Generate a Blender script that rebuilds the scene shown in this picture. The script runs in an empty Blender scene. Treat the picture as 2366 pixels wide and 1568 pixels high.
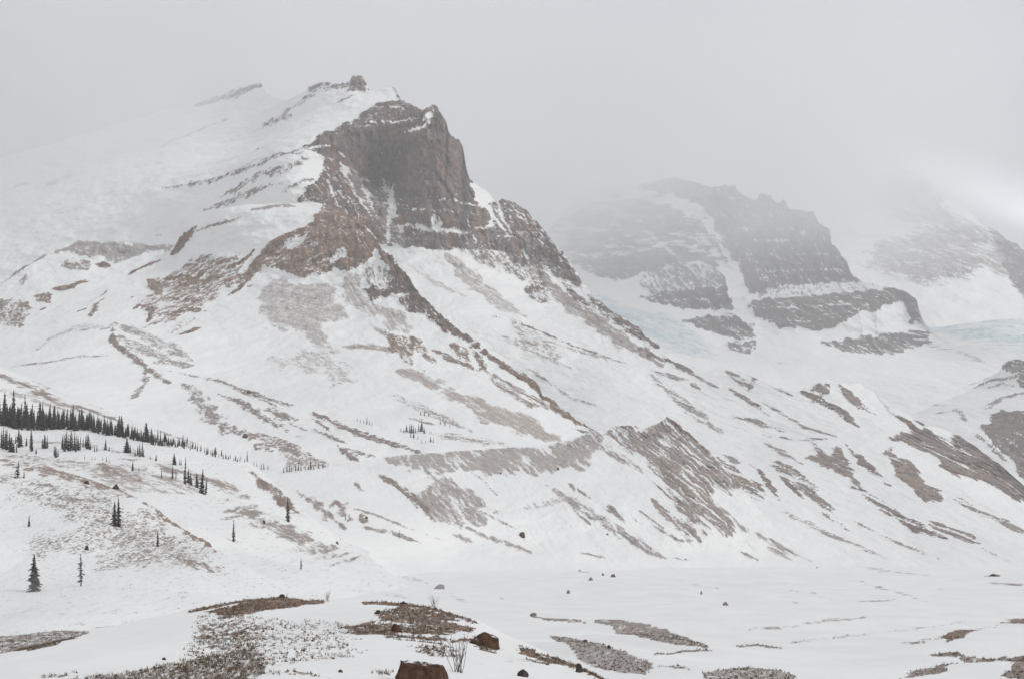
import bpy, math, random
import numpy as np

# ------------------------------------------------------------------ camera, sky, sun, exposure
scene = bpy.context.scene
COL = scene.collection
EYE = 1.7
cam_data = bpy.data.cameras.new('camera')
cam_data.lens = 70.0
cam_data.sensor_width = 36.0
cam_data.clip_start = 0.5
cam_data.clip_end = 60000.0
cam = bpy.data.objects.new('camera', cam_data)
cam.location = (0.0, 0.0, EYE)
cam.rotation_euler = (math.radians(90.0 + 5.89), 0.0, 0.0)
COL.objects.link(cam)
scene.camera = cam

SUN_EL, SUN_AZ = math.radians(36.0), math.radians(112.0)      # azimuth clockwise from +Y (view direction)
world = bpy.data.worlds.new('World')
scene.world = world
world.use_nodes = True
wn, wl = world.node_tree.nodes, world.node_tree.links
wn.clear()
w_out = wn.new('ShaderNodeOutputWorld')
w_bg = wn.new('ShaderNodeBackground'); w_bg.inputs['Strength'].default_value = 0.1
w_sky = wn.new('ShaderNodeTexSky'); w_sky.sky_type = 'NISHITA'; w_sky.sun_disc = False
w_sky.sun_elevation = SUN_EL; w_sky.sun_rotation = SUN_AZ
w_sky.altitude = 2000; w_sky.dust_density = 3.0
w_tc = wn.new('ShaderNodeTexCoord')
w_sep = wn.new('ShaderNodeSeparateXYZ'); wl.new(w_tc.outputs['Generated'], w_sep.inputs[0])
w_ramp = wn.new('ShaderNodeMapRange')                          # overcast deck: brighter overhead than low down
w_ramp.inputs['From Min'].default_value = 0.0; w_ramp.inputs['From Max'].default_value = 1.0
w_ramp.inputs['To Min'].default_value = 5.7; w_ramp.inputs['To Max'].default_value = 7.3
wl.new(w_sep.outputs['Z'], w_ramp.inputs['Value'])
w_map = wn.new('ShaderNodeMapping'); w_map.inputs['Scale'].default_value = (4.0, 4.0, 9.0)
wl.new(w_tc.outputs['Generated'], w_map.inputs['Vector'])
w_noise = wn.new('ShaderNodeTexNoise'); w_noise.inputs['Scale'].default_value = 1.0
w_noise.inputs['Detail'].default_value = 3.0; w_noise.inputs['Roughness'].default_value = 0.45
wl.new(w_map.outputs[0], w_noise.inputs['Vector'])
w_nr = wn.new('ShaderNodeMapRange')
w_nr.inputs['From Min'].default_value = 0.3; w_nr.inputs['From Max'].default_value = 0.7
w_nr.inputs['To Min'].default_value = 0.74; w_nr.inputs['To Max'].default_value = 1.22
wl.new(w_noise.outputs['Fac'], w_nr.inputs['Value'])
w_mul = wn.new('ShaderNodeMath'); w_mul.operation = 'MULTIPLY'
wl.new(w_ramp.outputs[0], w_mul.inputs[0]); wl.new(w_nr.outputs[0], w_mul.inputs[1])
# bright band painted into the sky colour, imitating a lens streak, low right
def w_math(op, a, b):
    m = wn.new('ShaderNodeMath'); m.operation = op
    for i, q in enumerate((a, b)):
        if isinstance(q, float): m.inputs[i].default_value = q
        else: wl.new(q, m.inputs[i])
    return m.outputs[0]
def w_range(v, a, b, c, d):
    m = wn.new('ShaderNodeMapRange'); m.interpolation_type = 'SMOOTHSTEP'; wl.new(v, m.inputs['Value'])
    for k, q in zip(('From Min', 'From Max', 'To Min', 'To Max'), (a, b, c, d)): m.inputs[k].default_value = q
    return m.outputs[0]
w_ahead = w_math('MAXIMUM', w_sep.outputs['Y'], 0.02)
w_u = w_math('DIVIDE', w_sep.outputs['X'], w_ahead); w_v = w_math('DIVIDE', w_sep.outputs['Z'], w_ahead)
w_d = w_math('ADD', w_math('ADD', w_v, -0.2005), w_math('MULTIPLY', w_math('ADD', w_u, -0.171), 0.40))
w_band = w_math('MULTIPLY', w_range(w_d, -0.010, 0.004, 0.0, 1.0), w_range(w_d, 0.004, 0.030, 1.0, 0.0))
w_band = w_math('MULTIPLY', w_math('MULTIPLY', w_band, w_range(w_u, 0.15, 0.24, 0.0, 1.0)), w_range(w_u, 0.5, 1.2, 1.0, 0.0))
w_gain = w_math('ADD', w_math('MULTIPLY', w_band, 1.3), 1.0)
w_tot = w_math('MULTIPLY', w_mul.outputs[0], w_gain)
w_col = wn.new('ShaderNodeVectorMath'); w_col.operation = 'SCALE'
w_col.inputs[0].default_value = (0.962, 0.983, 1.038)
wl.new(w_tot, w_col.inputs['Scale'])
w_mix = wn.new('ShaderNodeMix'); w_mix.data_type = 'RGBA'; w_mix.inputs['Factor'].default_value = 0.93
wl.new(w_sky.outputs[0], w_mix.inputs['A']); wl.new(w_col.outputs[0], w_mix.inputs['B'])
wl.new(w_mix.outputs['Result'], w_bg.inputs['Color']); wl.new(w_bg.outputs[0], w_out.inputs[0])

sun_data = bpy.data.lights.new('sun', 'SUN')
sun_data.energy = 1.4; sun_data.angle = math.radians(16.0); sun_data.color = (1.0, 0.975, 0.93)
sun = bpy.data.objects.new('sun', sun_data)
sun.rotation_euler = (math.pi / 2 - SUN_EL, 0.0, math.pi - SUN_AZ)
sun.location = (0, -50, 200)
COL.objects.link(sun)

vs = scene.view_settings
vs.view_transform = 'Standard'; vs.look = 'None'; vs.exposure = -0.03; vs.gamma = 1.0
vs.use_curve_mapping = False
scene.render.engine = 'CYCLES'
cy = scene.cycles
cy.use_denoising = True
cy.max_bounces = 8; cy.diffuse_bounces = 3; cy.glossy_bounces = 1; cy.volume_bounces = 6
cy.transparent_max_bounces = 4
cy.use_adaptive_sampling = False

# ------------------------------------------------------------------ noise and surface helpers
_rs = np.random.RandomState(7)
_PERM = np.concatenate([_rs.permutation(256)] * 2)
_ga = np.linspace(0, 2 * np.pi, 32, endpoint=False)
_GX, _GY = np.cos(_ga), np.sin(_ga)

def perlin(x, y, seed=0):
    x = np.asarray(x, float) + seed * 17.31; y = np.asarray(y, float) + seed * 9.17
    xi = np.floor(x); yi = np.floor(y); xf = x - xi; yf = y - yi
    xi = xi.astype(np.int64) & 255; yi = yi.astype(np.int64) & 255
    u = xf * xf * xf * (xf * (xf * 6 - 15) + 10); v = yf * yf * yf * (yf * (yf * 6 - 15) + 10)
    def g(ix, iy, dx, dy):
        h = _PERM[_PERM[ix & 255] + (iy & 255)] & 31
        return _GX[h] * dx + _GY[h] * dy
    a = g(xi, yi, xf, yf); b = g(xi + 1, yi, xf - 1, yf)
    c = g(xi, yi + 1, xf, yf - 1); d = g(xi + 1, yi + 1, xf - 1, yf - 1)
    return (a + u * (b - a)) + v * ((c + u * (d - c)) - (a + u * (b - a)))

def fbm(x, y, octaves=4, seed=0, gain=0.5, lac=2.03):
    t = 0.0; a = 1.0; n = 0.0
    for k in range(octaves):
        t = t + a * perlin(x, y, seed + k * 3); n += a * a
        x = x * lac; y = y * lac; a *= gain
    return t / math.sqrt(n)                      # std about 0.25

def ridged(x, y, octaves=4, seed=0):
    t = 0.0; a = 1.0; n = 0.0
    for k in range(octaves):
        t = t + a * (1 - np.abs(perlin(x, y, seed + k * 3)) * 2.0); n += a
        x = x * 2.1; y = y * 2.1; a *= 0.5
    return t / n

def uniform(n):                                   # noise -> roughly even spread over 0..1
    return 0.5 + 0.5 * np.tanh(n * 3.4)

def smooth(a, b, x):
    t = np.clip((x - a) / (b - a), 0, 1)
    return t * t * (3 - 2 * t)

class RBF:
    """Smooth surface through scattered (a, b) -> value points."""
    def __init__(s, pts):
        p = np.array(pts, float)
        s.o = p[:, :2].mean(0); s.k = p[:, :2].std(0) + 1e-6
        q = (p[:, :2] - s.o) / s.k; s.q = q
        n = len(q); s.c = 0.25
        r = np.sqrt(((q[:, None] - q[None]) ** 2).sum(-1) + s.c ** 2)
        A = np.zeros((n + 3, n + 3)); A[:n, :n] = -r + np.eye(n) * 0.003
        A[:n, n] = 1; A[:n, n + 1:] = q; A[n, :n] = 1; A[n + 1:, :n] = q.T
        s.w = np.linalg.solve(A, np.concatenate([p[:, 2], np.zeros(3)]))
    def __call__(s, a, b):
        a, b = np.broadcast_arrays(np.asarray(a, float), np.asarray(b, float))
        qa = (a - s.o[0]) / s.k[0]; qb = (b - s.o[1]) / s.k[1]
        t = s.w[-3] + s.w[-2] * qa + s.w[-1] * qb
        for i in range(len(s.q)):
            t = t - s.w[i] * np.sqrt((qa - s.q[i, 0]) ** 2 + (qb - s.q[i, 1]) ** 2 + s.c ** 2)
        return t

def poly_dist(pts, X, Y):
    """Signed distance, positive inside the polygon."""
    P = np.array(pts, float); Q = np.roll(P, -1, 0)
    d2 = np.full(X.shape, 1e18); inside = np.zeros(X.shape, bool)
    for (ax, ay), (bx, by) in zip(P, Q):
        ex, ey = bx - ax, by - ay
        t = np.clip(((X - ax) * ex + (Y - ay) * ey) / (ex * ex + ey * ey + 1e-9), 0, 1)
        d2 = np.minimum(d2, (X - ax - t * ex) ** 2 + (Y - ay - t * ey) ** 2)
        cr = ((ay > Y) != (by > Y)) & (X < (bx - ax) * (Y - ay) / (by - ay + 1e-12) + ax)
        inside ^= cr
    return np.where(inside, 1, -1) * np.sqrt(d2)

def line_dist(pts, hw, X, Y):
    """Half width minus distance to a tapering stroke."""
    P = np.array(pts, float)
    seg = np.hypot(*(P[1:] - P[:-1]).T); cum = np.concatenate([[0], np.cumsum(seg)]); tot = cum[-1] + 1e-9
    best = np.full(X.shape, -1e18)
    for i in range(len(P) - 1):
        ax, ay = P[i]; ex, ey = P[i + 1] - P[i]
        t = np.clip(((X - ax) * ex + (Y - ay) * ey) / (ex * ex + ey * ey + 1e-9), 0, 1)
        d = np.hypot(X - ax - t * ex, Y - ay - t * ey)
        f = (cum[i] + t * seg[i]) / tot
        w = hw * np.minimum(1.0, 0.35 + 2.6 * np.minimum(f, 1 - f))
        best = np.maximum(best, w - d)
    return best

def eval_patches(patches, X, Y, seed):
    """Bare-ground field r (>0.5 bare), brownness and tone from the mapped patches of one landform."""
    r = np.full(X.shape, -0.6); br = np.full(X.shape, 0.3); tn = np.full(X.shape, 0.4)
    for i, (kind, pts, hw, c, b, t, ang, L, W, soft) in enumerate(patches):
        A = np.array(pts, float); m = hw + 3 * soft
        idx = np.nonzero((X > A[:, 0].min() - m) & (X < A[:, 0].max() + m) & (Y > A[:, 1].min() - m) & (Y < A[:, 1].max() + m))
        if len(idx[0]) == 0: continue
        x = X[idx]; y = Y[idx]
        d = poly_dist(pts, x, y) if kind in 'pP' else line_dist(pts, hw, x, y)
        d = d + fbm(x / (5 * soft), y / (5 * soft), 4, seed + i) * (soft * 3.0 if hw == 0 else min(soft * 3.0, hw * 1.1))
        w = np.clip(0.5 + d / (2 * soft), 0, 1)
        ca, sa = math.cos(ang), math.sin(ang)
        u = x * ca + y * sa; v = -x * sa + y * ca
        n = uniform(0.72 * fbm(u / L, v / W, 4, seed + 5 * i + 1, 0.62) + 0.5 * fbm(u / (0.45 * L), v / (0.4 * W), 3, seed + 5 * i + 2) + 0.45 * fbm(u / (2.6 * L), v / (3 * W), 2, seed + 5 * i + 3))
        if kind in 'ps':
            rp = n * np.minimum(1.0, 1.8 * w) + (-0.6 + w * (c + 0.1))
            cur = r[idx]; up = rp > cur
            r[idx] = np.where(up, rp, cur)
            br[idx] = np.where(up & (w > 0.02), b, br[idx]); tn[idx] = np.where(up & (w > 0.02), t, tn[idx])
        else:                                                   # snow lying over rock
            cur = r[idx]
            r[idx] = cur - w * c * (0.55 + 0.9 * n)
    return r, br, tn

class Face:
    """A mountain side: y = F(x, z) between a base line and its skyline."""
    def __init__(s, d):
        s.d = d; s.F = RBF(d['hints'])
        s.sx = np.array([p[0] for p in d['sky']], float); s.sz = np.array([p[1] for p in d['sky']], float)
        s.bx = np.array([p[0] for p in d['base']], float); s.bz = np.array([p[1] for p in d['base']], float)
    def zsky(s, x): return np.interp(x, s.sx, s.sz)
    def zbase(s, x): return np.interp(x, s.bx, s.bz)

def ground_z(G, x, y):
    """Valley floor with the near knoll, its banks and hummocks."""
    x = np.asarray(x, float); y = np.asarray(y, float)
    z = np.interp(y, G['py'], G['pz']) + 0.0 * x
    for (cx, cy, a, b, ang, h) in G['mounds']:
        ca, sa = math.cos(ang), math.sin(ang)
        u = ((x - cx) * ca + (y - cy) * sa) / a; v = (-(x - cx) * sa + (y - cy) * ca) / b
        z = z + h * np.exp(-(u * u + v * v))
    z = z + 0.5 * fbm(x / 60, y / 90, 3, 3) * smooth(120, 250, y)
    z = z + 3.2 * fbm(x / 130, y / 210, 3, 13) * smooth(480, 900, y)
    cx_, cy_, cz_, nz_ = (np.array(v, float) for v in zip(*G['crest']))
    yc = np.interp(x, cx_, cy_); zc = np.interp(x, cx_, cz_); zn = np.interp(x, cx_, nz_)
    y0 = 30.0
    t = np.clip((y - y0) / (yc - y0), 0, 1)
    kn = zn + (zc - zn) * (t ** 1.25)
    kn = np.where(y < y0, zn + (0.0 - zn) * smooth(y0, 6, y), kn)
    over = np.maximum(y - yc, 0)
    kn = kn - 0.0035 * over ** 2 - 0.004 * over
    kn = kn + (0.10 * fbm(x / 5.0, y / 9.0, 4, 21) + 0.22 * fbm(x / 16, y / 22, 2, 31)) * smooth(14, 30, y) * np.where(over > 0, 0.5, 1)
    k = 0.5
    return np.maximum(z, kn) + np.maximum(k - np.abs(z - kn), 0) ** 2 / (4 * k)

# ------------------------------------------------------------------ survey of the place, in metres (x east, y away, z up)
FAR_PEAK = dict(
    hints=[[1270,1589,8700],[1615,1662,8600],[1860,1526,8500],[2156,1233,8300],[2409,1046,8300],[1447,1170,8200],[1744,1125,8000],[2020,934,7800],[1180,831,7600],[1563,712,7200],[2007,638,7200]],
    sky=[[1046.3,1337.4],[1262.0,1543.9],[1443.3,1625.8],[1615.5,1662.3],[1752.6,1620.5],[1860.1,1526.0],[1927.6,1460.3],[1964.7,1423.8],[2002.4,1361.3],[2026.1,1339.5],[2049.8,1328.7],[2069.9,1302.5],[2092.6,1272.6],[2107.8,1270.0],[2139.1,1271.5],[2140.4,1248.2],[2176.4,1231.9],[2263.3,1170.3],[2408.0,1045.3]],
    base=[[871.2,536.1],[1432.8,529.0],[2038.1,537.5]],
    px=1.653,
    patches=[
        ('p',[[1414,1171],[1575,1328],[1757,1403],[1908,1365],[2007,1265],[1990,1116],[1876,1024],[1705,1019],[1540,1072]],0,0.8,0.2,0.48,-0.44,66.94,13.39,58.74),
        ('p',[[1540,1516],[1686,1573],[1851,1492],[1991,1328],[1874,1256],[1720,1319],[1586,1389]],0,0.8,0.2,0.48,-0.61,68.92,13.78,51.17),
        ('s',[[1981,1414],[2064,1313],[2149,1216],[2313,1075]],34.25,0.9,0.2,0.35,-0.69,41.1,11.99,8.56),
        ('p',[[2043,1311],[2157,1238],[2334,1119],[2273,857],[2104,880],[2038,967],[2024,1058],[2007,1159]],0,1,0.2,0.32,-0.7,39.84,11.62,9.96),
        ('p',[[1449,1255],[1630,1282],[1831,1233],[1912,1110],[1745,1040],[1606,1045],[1509,1165]],0,0.5,0.2,0.4,-0.35,66.6,16.65,23.31),
        ('p',[[1599,1575],[1773,1554],[1922,1409],[1805,1318],[1647,1364]],0,0.4,0.2,0.4,-0.52,41.49,12.1,24.2),
        ('s',[[1929,1153],[2054,1081]],16.59,0.52,0.2,0.4,-0.46,72.99,5.81,8.29),
    ])
MIDDLE_PEAK = dict(
    hints=[[138,1118,7400],[234,1323,7500],[533,1349,7300],[750,1300,7200],[932,1260,7100],[1121,1117,7000],[1183,963,6950],[1354,804,6600],[295,1014,7100],[505,992,6950],[711,978,6850],[931,971,6900],[1066,906,6850],[1212,765,6500],[1344,731,6560],[444,830,6700],[652,788,6700],[882,757,6550],[1126,700,6400],[696,628,6350],[1107,623,6300],[1289,623,6300],[302,747,6350],[434,606,6000],[647,482,5700],[851,431,5500],[1093,415,5300],[1234,407,5200],[1427,631,6000],[1732,678,6200],[1363,333,4900],[669,278,5000],[1112,261,4700],[294,505,5700]],
    sky=[[-93.0,755.3],[14.2,907.0],[107.8,1119.7],[171.3,1233.0],[233.8,1303.9],[311.1,1344.6],[385.6,1344.3],[473.1,1337.5],[547.6,1348.2],[608.8,1358.3],[665.5,1331.7],[735.7,1301.1],[781.8,1311.7],[814.7,1307.7],[819.8,1279.7],[844.7,1257.6],[866.5,1233.1],[881.4,1236.1],[891.7,1263.0],[907.4,1268.5],[928.5,1264.1],[934.1,1238.6],[944.4,1220.1],[961.9,1218.5],[969.2,1235.4],[978.3,1235.7],[988.4,1206.6],[998.9,1196.3],[1022.5,1193.6],[1042.6,1187.4],[1072.4,1183.5],[1083.3,1156.2],[1088.5,1138.1],[1124.3,1117.1],[1130.3,1094.2],[1130.6,1059.8],[1151.4,1048.7],[1173.8,1020.4],[1184.8,988.6],[1185.3,962.7],[1198.9,927.4],[1208.5,901.5],[1258.9,881.1],[1314.7,855.2],[1333.7,840.4],[1347.6,823.4],[1354.5,797.1],[1357.3,732.0],[1362.3,716.7],[1392.5,703.5],[1488.6,703.4],[1630.6,721.9],[1861.3,775.3]],
    base=[[-73.2,261.7],[461.0,256.4],[742.8,228.3],[1247.3,134.6]],
    px=1.311,
    patches=[
        ('p',[[472,1328],[548,1355],[610,1367],[683,1344],[812,1319],[890,1271],[982,1247],[1084,1182],[1137,1118],[1189,997],[1217,905],[1148,901],[1002,889],[883,873],[811,857],[794,947],[732,1045],[716,1150],[667,1226],[584,1268],[499,1295]],0,1.01,0.25,0.15,-1.22,34.78,10.14,8.69),
        ('p',[[125,1194],[233,1286],[355,1320],[470,1299],[584,1268],[560,988],[326,905],[192,1001]],0,0.55,0.25,0.4,-0.09,74.16,13.35,32.63),
        ('p',[[232,1250],[352,1265],[467,1245],[581,1231],[688,1151],[732,1045],[765,946],[710,962],[615,983],[505,992],[444,943],[329,926],[248,974],[199,1111]],0,0.8,0.25,0.35,-0.09,58.07,13.07,11.61),
        ('p',[[280,1015],[397,1040],[536,1024],[615,983],[444,943],[371,918],[288,945]],0,0.97,0.25,0.15,-0.7,34.4,10.03,7.17),
        ('p',[[444,943],[559,971],[683,979],[735,930],[745,883],[634,870],[491,853],[438,888]],0,0.62,0.25,0.35,-1.05,33.72,9.84,7.03),
        ('p',[[431,837],[521,868],[634,877],[731,883],[754,810],[747,792],[653,795],[568,799],[485,814]],0,1.01,0.25,0.15,-0.7,33.22,9.69,5.54),
        ('p',[[568,743],[649,771],[732,778],[788,732],[789,680],[735,666],[674,692],[609,718]],0,1.01,0.25,0.15,-0.7,32.37,9.44,5.4),
        ('p',[[695,666],[743,651],[797,671],[778,626],[740,596],[702,612]],0,0.97,0.25,0.15,-0.7,31.41,9.16,5.23),
        ('p',[[747,718],[800,730],[797,662],[729,648]],0,0.5,0.25,0.4,-0.7,32.03,9.34,6.67),
        ('p',[[790,979],[885,882],[850,847],[804,857]],0,1.06,0.25,0.15,-0.7,33.44,9.75,5.57),
        ('p',[[796,819],[860,832],[986,841],[1154,857],[1294,871],[1335,851],[1359,826],[1351,733],[1321,734],[1315,775],[1306,808],[1254,802],[1180,755],[1139,759],[1081,728],[1032,691],[992,689],[945,703],[870,708],[829,748],[812,755]],0,1.06,0.28,0.15,-0.7,32.42,9.46,5.4),
        ('p',[[811,857],[1007,904],[1204,906],[1318,864],[1180,855],[986,841],[860,832]],0,0.4,0.25,0.4,-1.48,27.74,6.93,6.93),
        ('p',[[986,643],[1063,657],[1150,675],[1247,692],[1338,704],[1355,679],[1336,648],[1279,625],[1197,596],[1120,598],[1042,606]],0,1.01,0.25,0.15,-0.7,31.29,9.13,5.22),
        ('s',[[1305,651],[1347,591],[1362,532]],8.71,0.62,0.2,0.4,-0.27,54.73,4.35,6.22),
        ('s',[[1343,541],[1365,523]],5.91,0.72,0.2,0.4,-0.14,52.01,4.14,4.73),
        ('s',[[801,557],[850,547]],3.72,0.52,0.2,0.5,-0.09,54.58,4.34,2.98),
        ('s',[[1170,536],[1187,540]],3.67,0.52,0.2,0.5,0.2,53.8,4.28,2.93),
        ('S',[[728,978],[747,899],[768,800],[785,715]],6.91,1,0,0,-1.17,33.16,9.67,5.53),
        ('S',[[656,1118],[702,1028],[737,946]],7.11,0.6,0,0,-0.96,34.12,9.95,7.11),
        ('S',[[475,1138],[539,1059],[588,985]],5.05,0.6,0,0,-0.73,34.63,10.1,7.21),
        ('S',[[457,1087],[594,1053]],4.34,0.6,0,0,-0.1,34.71,10.12,7.23),
        ('S',[[797,1112],[856,1115]],4.3,0.5,0,0,0.05,34.42,10.04,7.17),
        ('S',[[972,1113],[1045,1099]],5.74,0.5,0,0,-0.2,34.46,10.05,7.18),
        ('S',[[373,1100],[454,1051],[539,1059]],3.64,0.6,0,0,-0.08,34.95,10.19,7.28),
        ('S',[[663,1189],[775,1165],[890,1170]],3.62,0.45,0,0,-0.03,34.74,10.13,5.79),
        ('S',[[736,1079],[880,1064],[1029,1076]],3.58,0.45,0,0,-0.02,34.33,10.01,5.72),
        ('S',[[786,1012],[936,1011],[1118,1027]],3.57,0.45,0,0,-0,34.23,9.98,5.71),
        ('S',[[823,948],[973,953],[1156,972]],3.55,0.45,0,0,0.02,34.07,9.94,5.68),
        ('S',[[231,1180],[347,1150],[461,1149]],3.74,0.45,0,0,0.03,35.89,10.47,5.98),
        ('S',[[256,1081],[372,1082],[509,1041]],3.67,0.45,0,0,-0.01,35.24,10.28,5.87),
        ('S',[[486,824],[603,841],[712,828]],3.46,0.45,0,0,-0,33.26,9.7,5.54),
        ('S',[[824,788],[968,789],[1126,795]],3.39,0.45,0,0,0.06,32.53,9.49,5.42),
        ('S',[[878,741],[977,727],[1069,739]],3.33,0.45,0,0,0.03,32,9.33,5.33),
        ('s',[[1177,410],[1311,459],[1392,461]],3.3,0.5700000000000001,0.2,0.5,0.22,48.45,3.85,2.64),
        ('s',[[1099,442],[1140,412]],2.75,0.52,0.2,0.5,-0.21,48.42,3.85,2.42),
        ('p',[[261,835],[396,804],[552,725],[667,626],[566,589],[430,589],[340,654]],0,0.75,0,0.9,-0.26,77.9,10.39,38.56),
        ('p',[[1354,729],[1472,740],[1748,697],[1513,481],[1422,556],[1374,634]],0,0.7,0,0.9,-0.21,75.12,8.76,33.8),
        ('s',[[223,1021],[319,969]],7.28,0.5700000000000001,0.2,0.5,-0.28,64.02,5.09,5.82),
    ])
FAR_MORAINE = dict(
    hints=[[763,265,3900],[909,322,3900],[966,356,3800],[1060,369,3800],[792,202,3500],[901,238,3500],[822,119,3200],[712,123,3300],[950,157,3300]],
    sky=[[412.8,113.7],[561.7,158.1],[659.5,197.7],[715.7,223.7],[779.9,256.4],[828.4,278.0],[868.6,292.3],[898.5,306.2],[923.7,322.5],[941.2,336.1],[950.2,349.2],[956.7,355.0],[966.1,356.4],[973.9,350.5],[1058.0,366.5],[1116.2,374.4]],
    base=[[379.2,22.3],[591.4,20.7],[849.2,31.2]],
    px=0.736,
    patches=[
        ('p',[[945,349],[964,362],[990,357],[1085,367],[1028,296],[949,293],[950,323]],0,0.85,0.3,0.35,-0.7,18.52,5.4,3.86),
        ('s',[[873,298],[926,318],[962,317]],3.52,0.82,0.2,0.4,0.24,34.44,2.74,2.82),
        ('s',[[903,299],[934,308],[945,294]],3.09,0.72,0.2,0.4,0.06,34.02,2.71,2.47),
        ('s',[[856,246],[906,272],[952,281]],3.37,0.82,0.2,0.4,0.36,32.91,2.62,2.69),
        ('p',[[874,243],[876,232],[994,243],[855,50],[806,98],[820,142],[812,174],[821,210],[851,226]],0,1,0.3,0.32,-0.79,27.72,4.16,3.47),
        ('s',[[794,247],[829,251],[814,221]],3.77,0.62,0.2,0.45,-0.24,33.17,2.64,3.02),
        ('s',[[790,278],[833,262]],2.36,0.62,0.2,0.45,-0.05,34.62,2.75,1.89),
        ('s',[[798,202],[807,166],[809,135]],4.85,0.72,0.3,0.4,-0.67,30.47,2.42,3.46),
    ])
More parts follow.
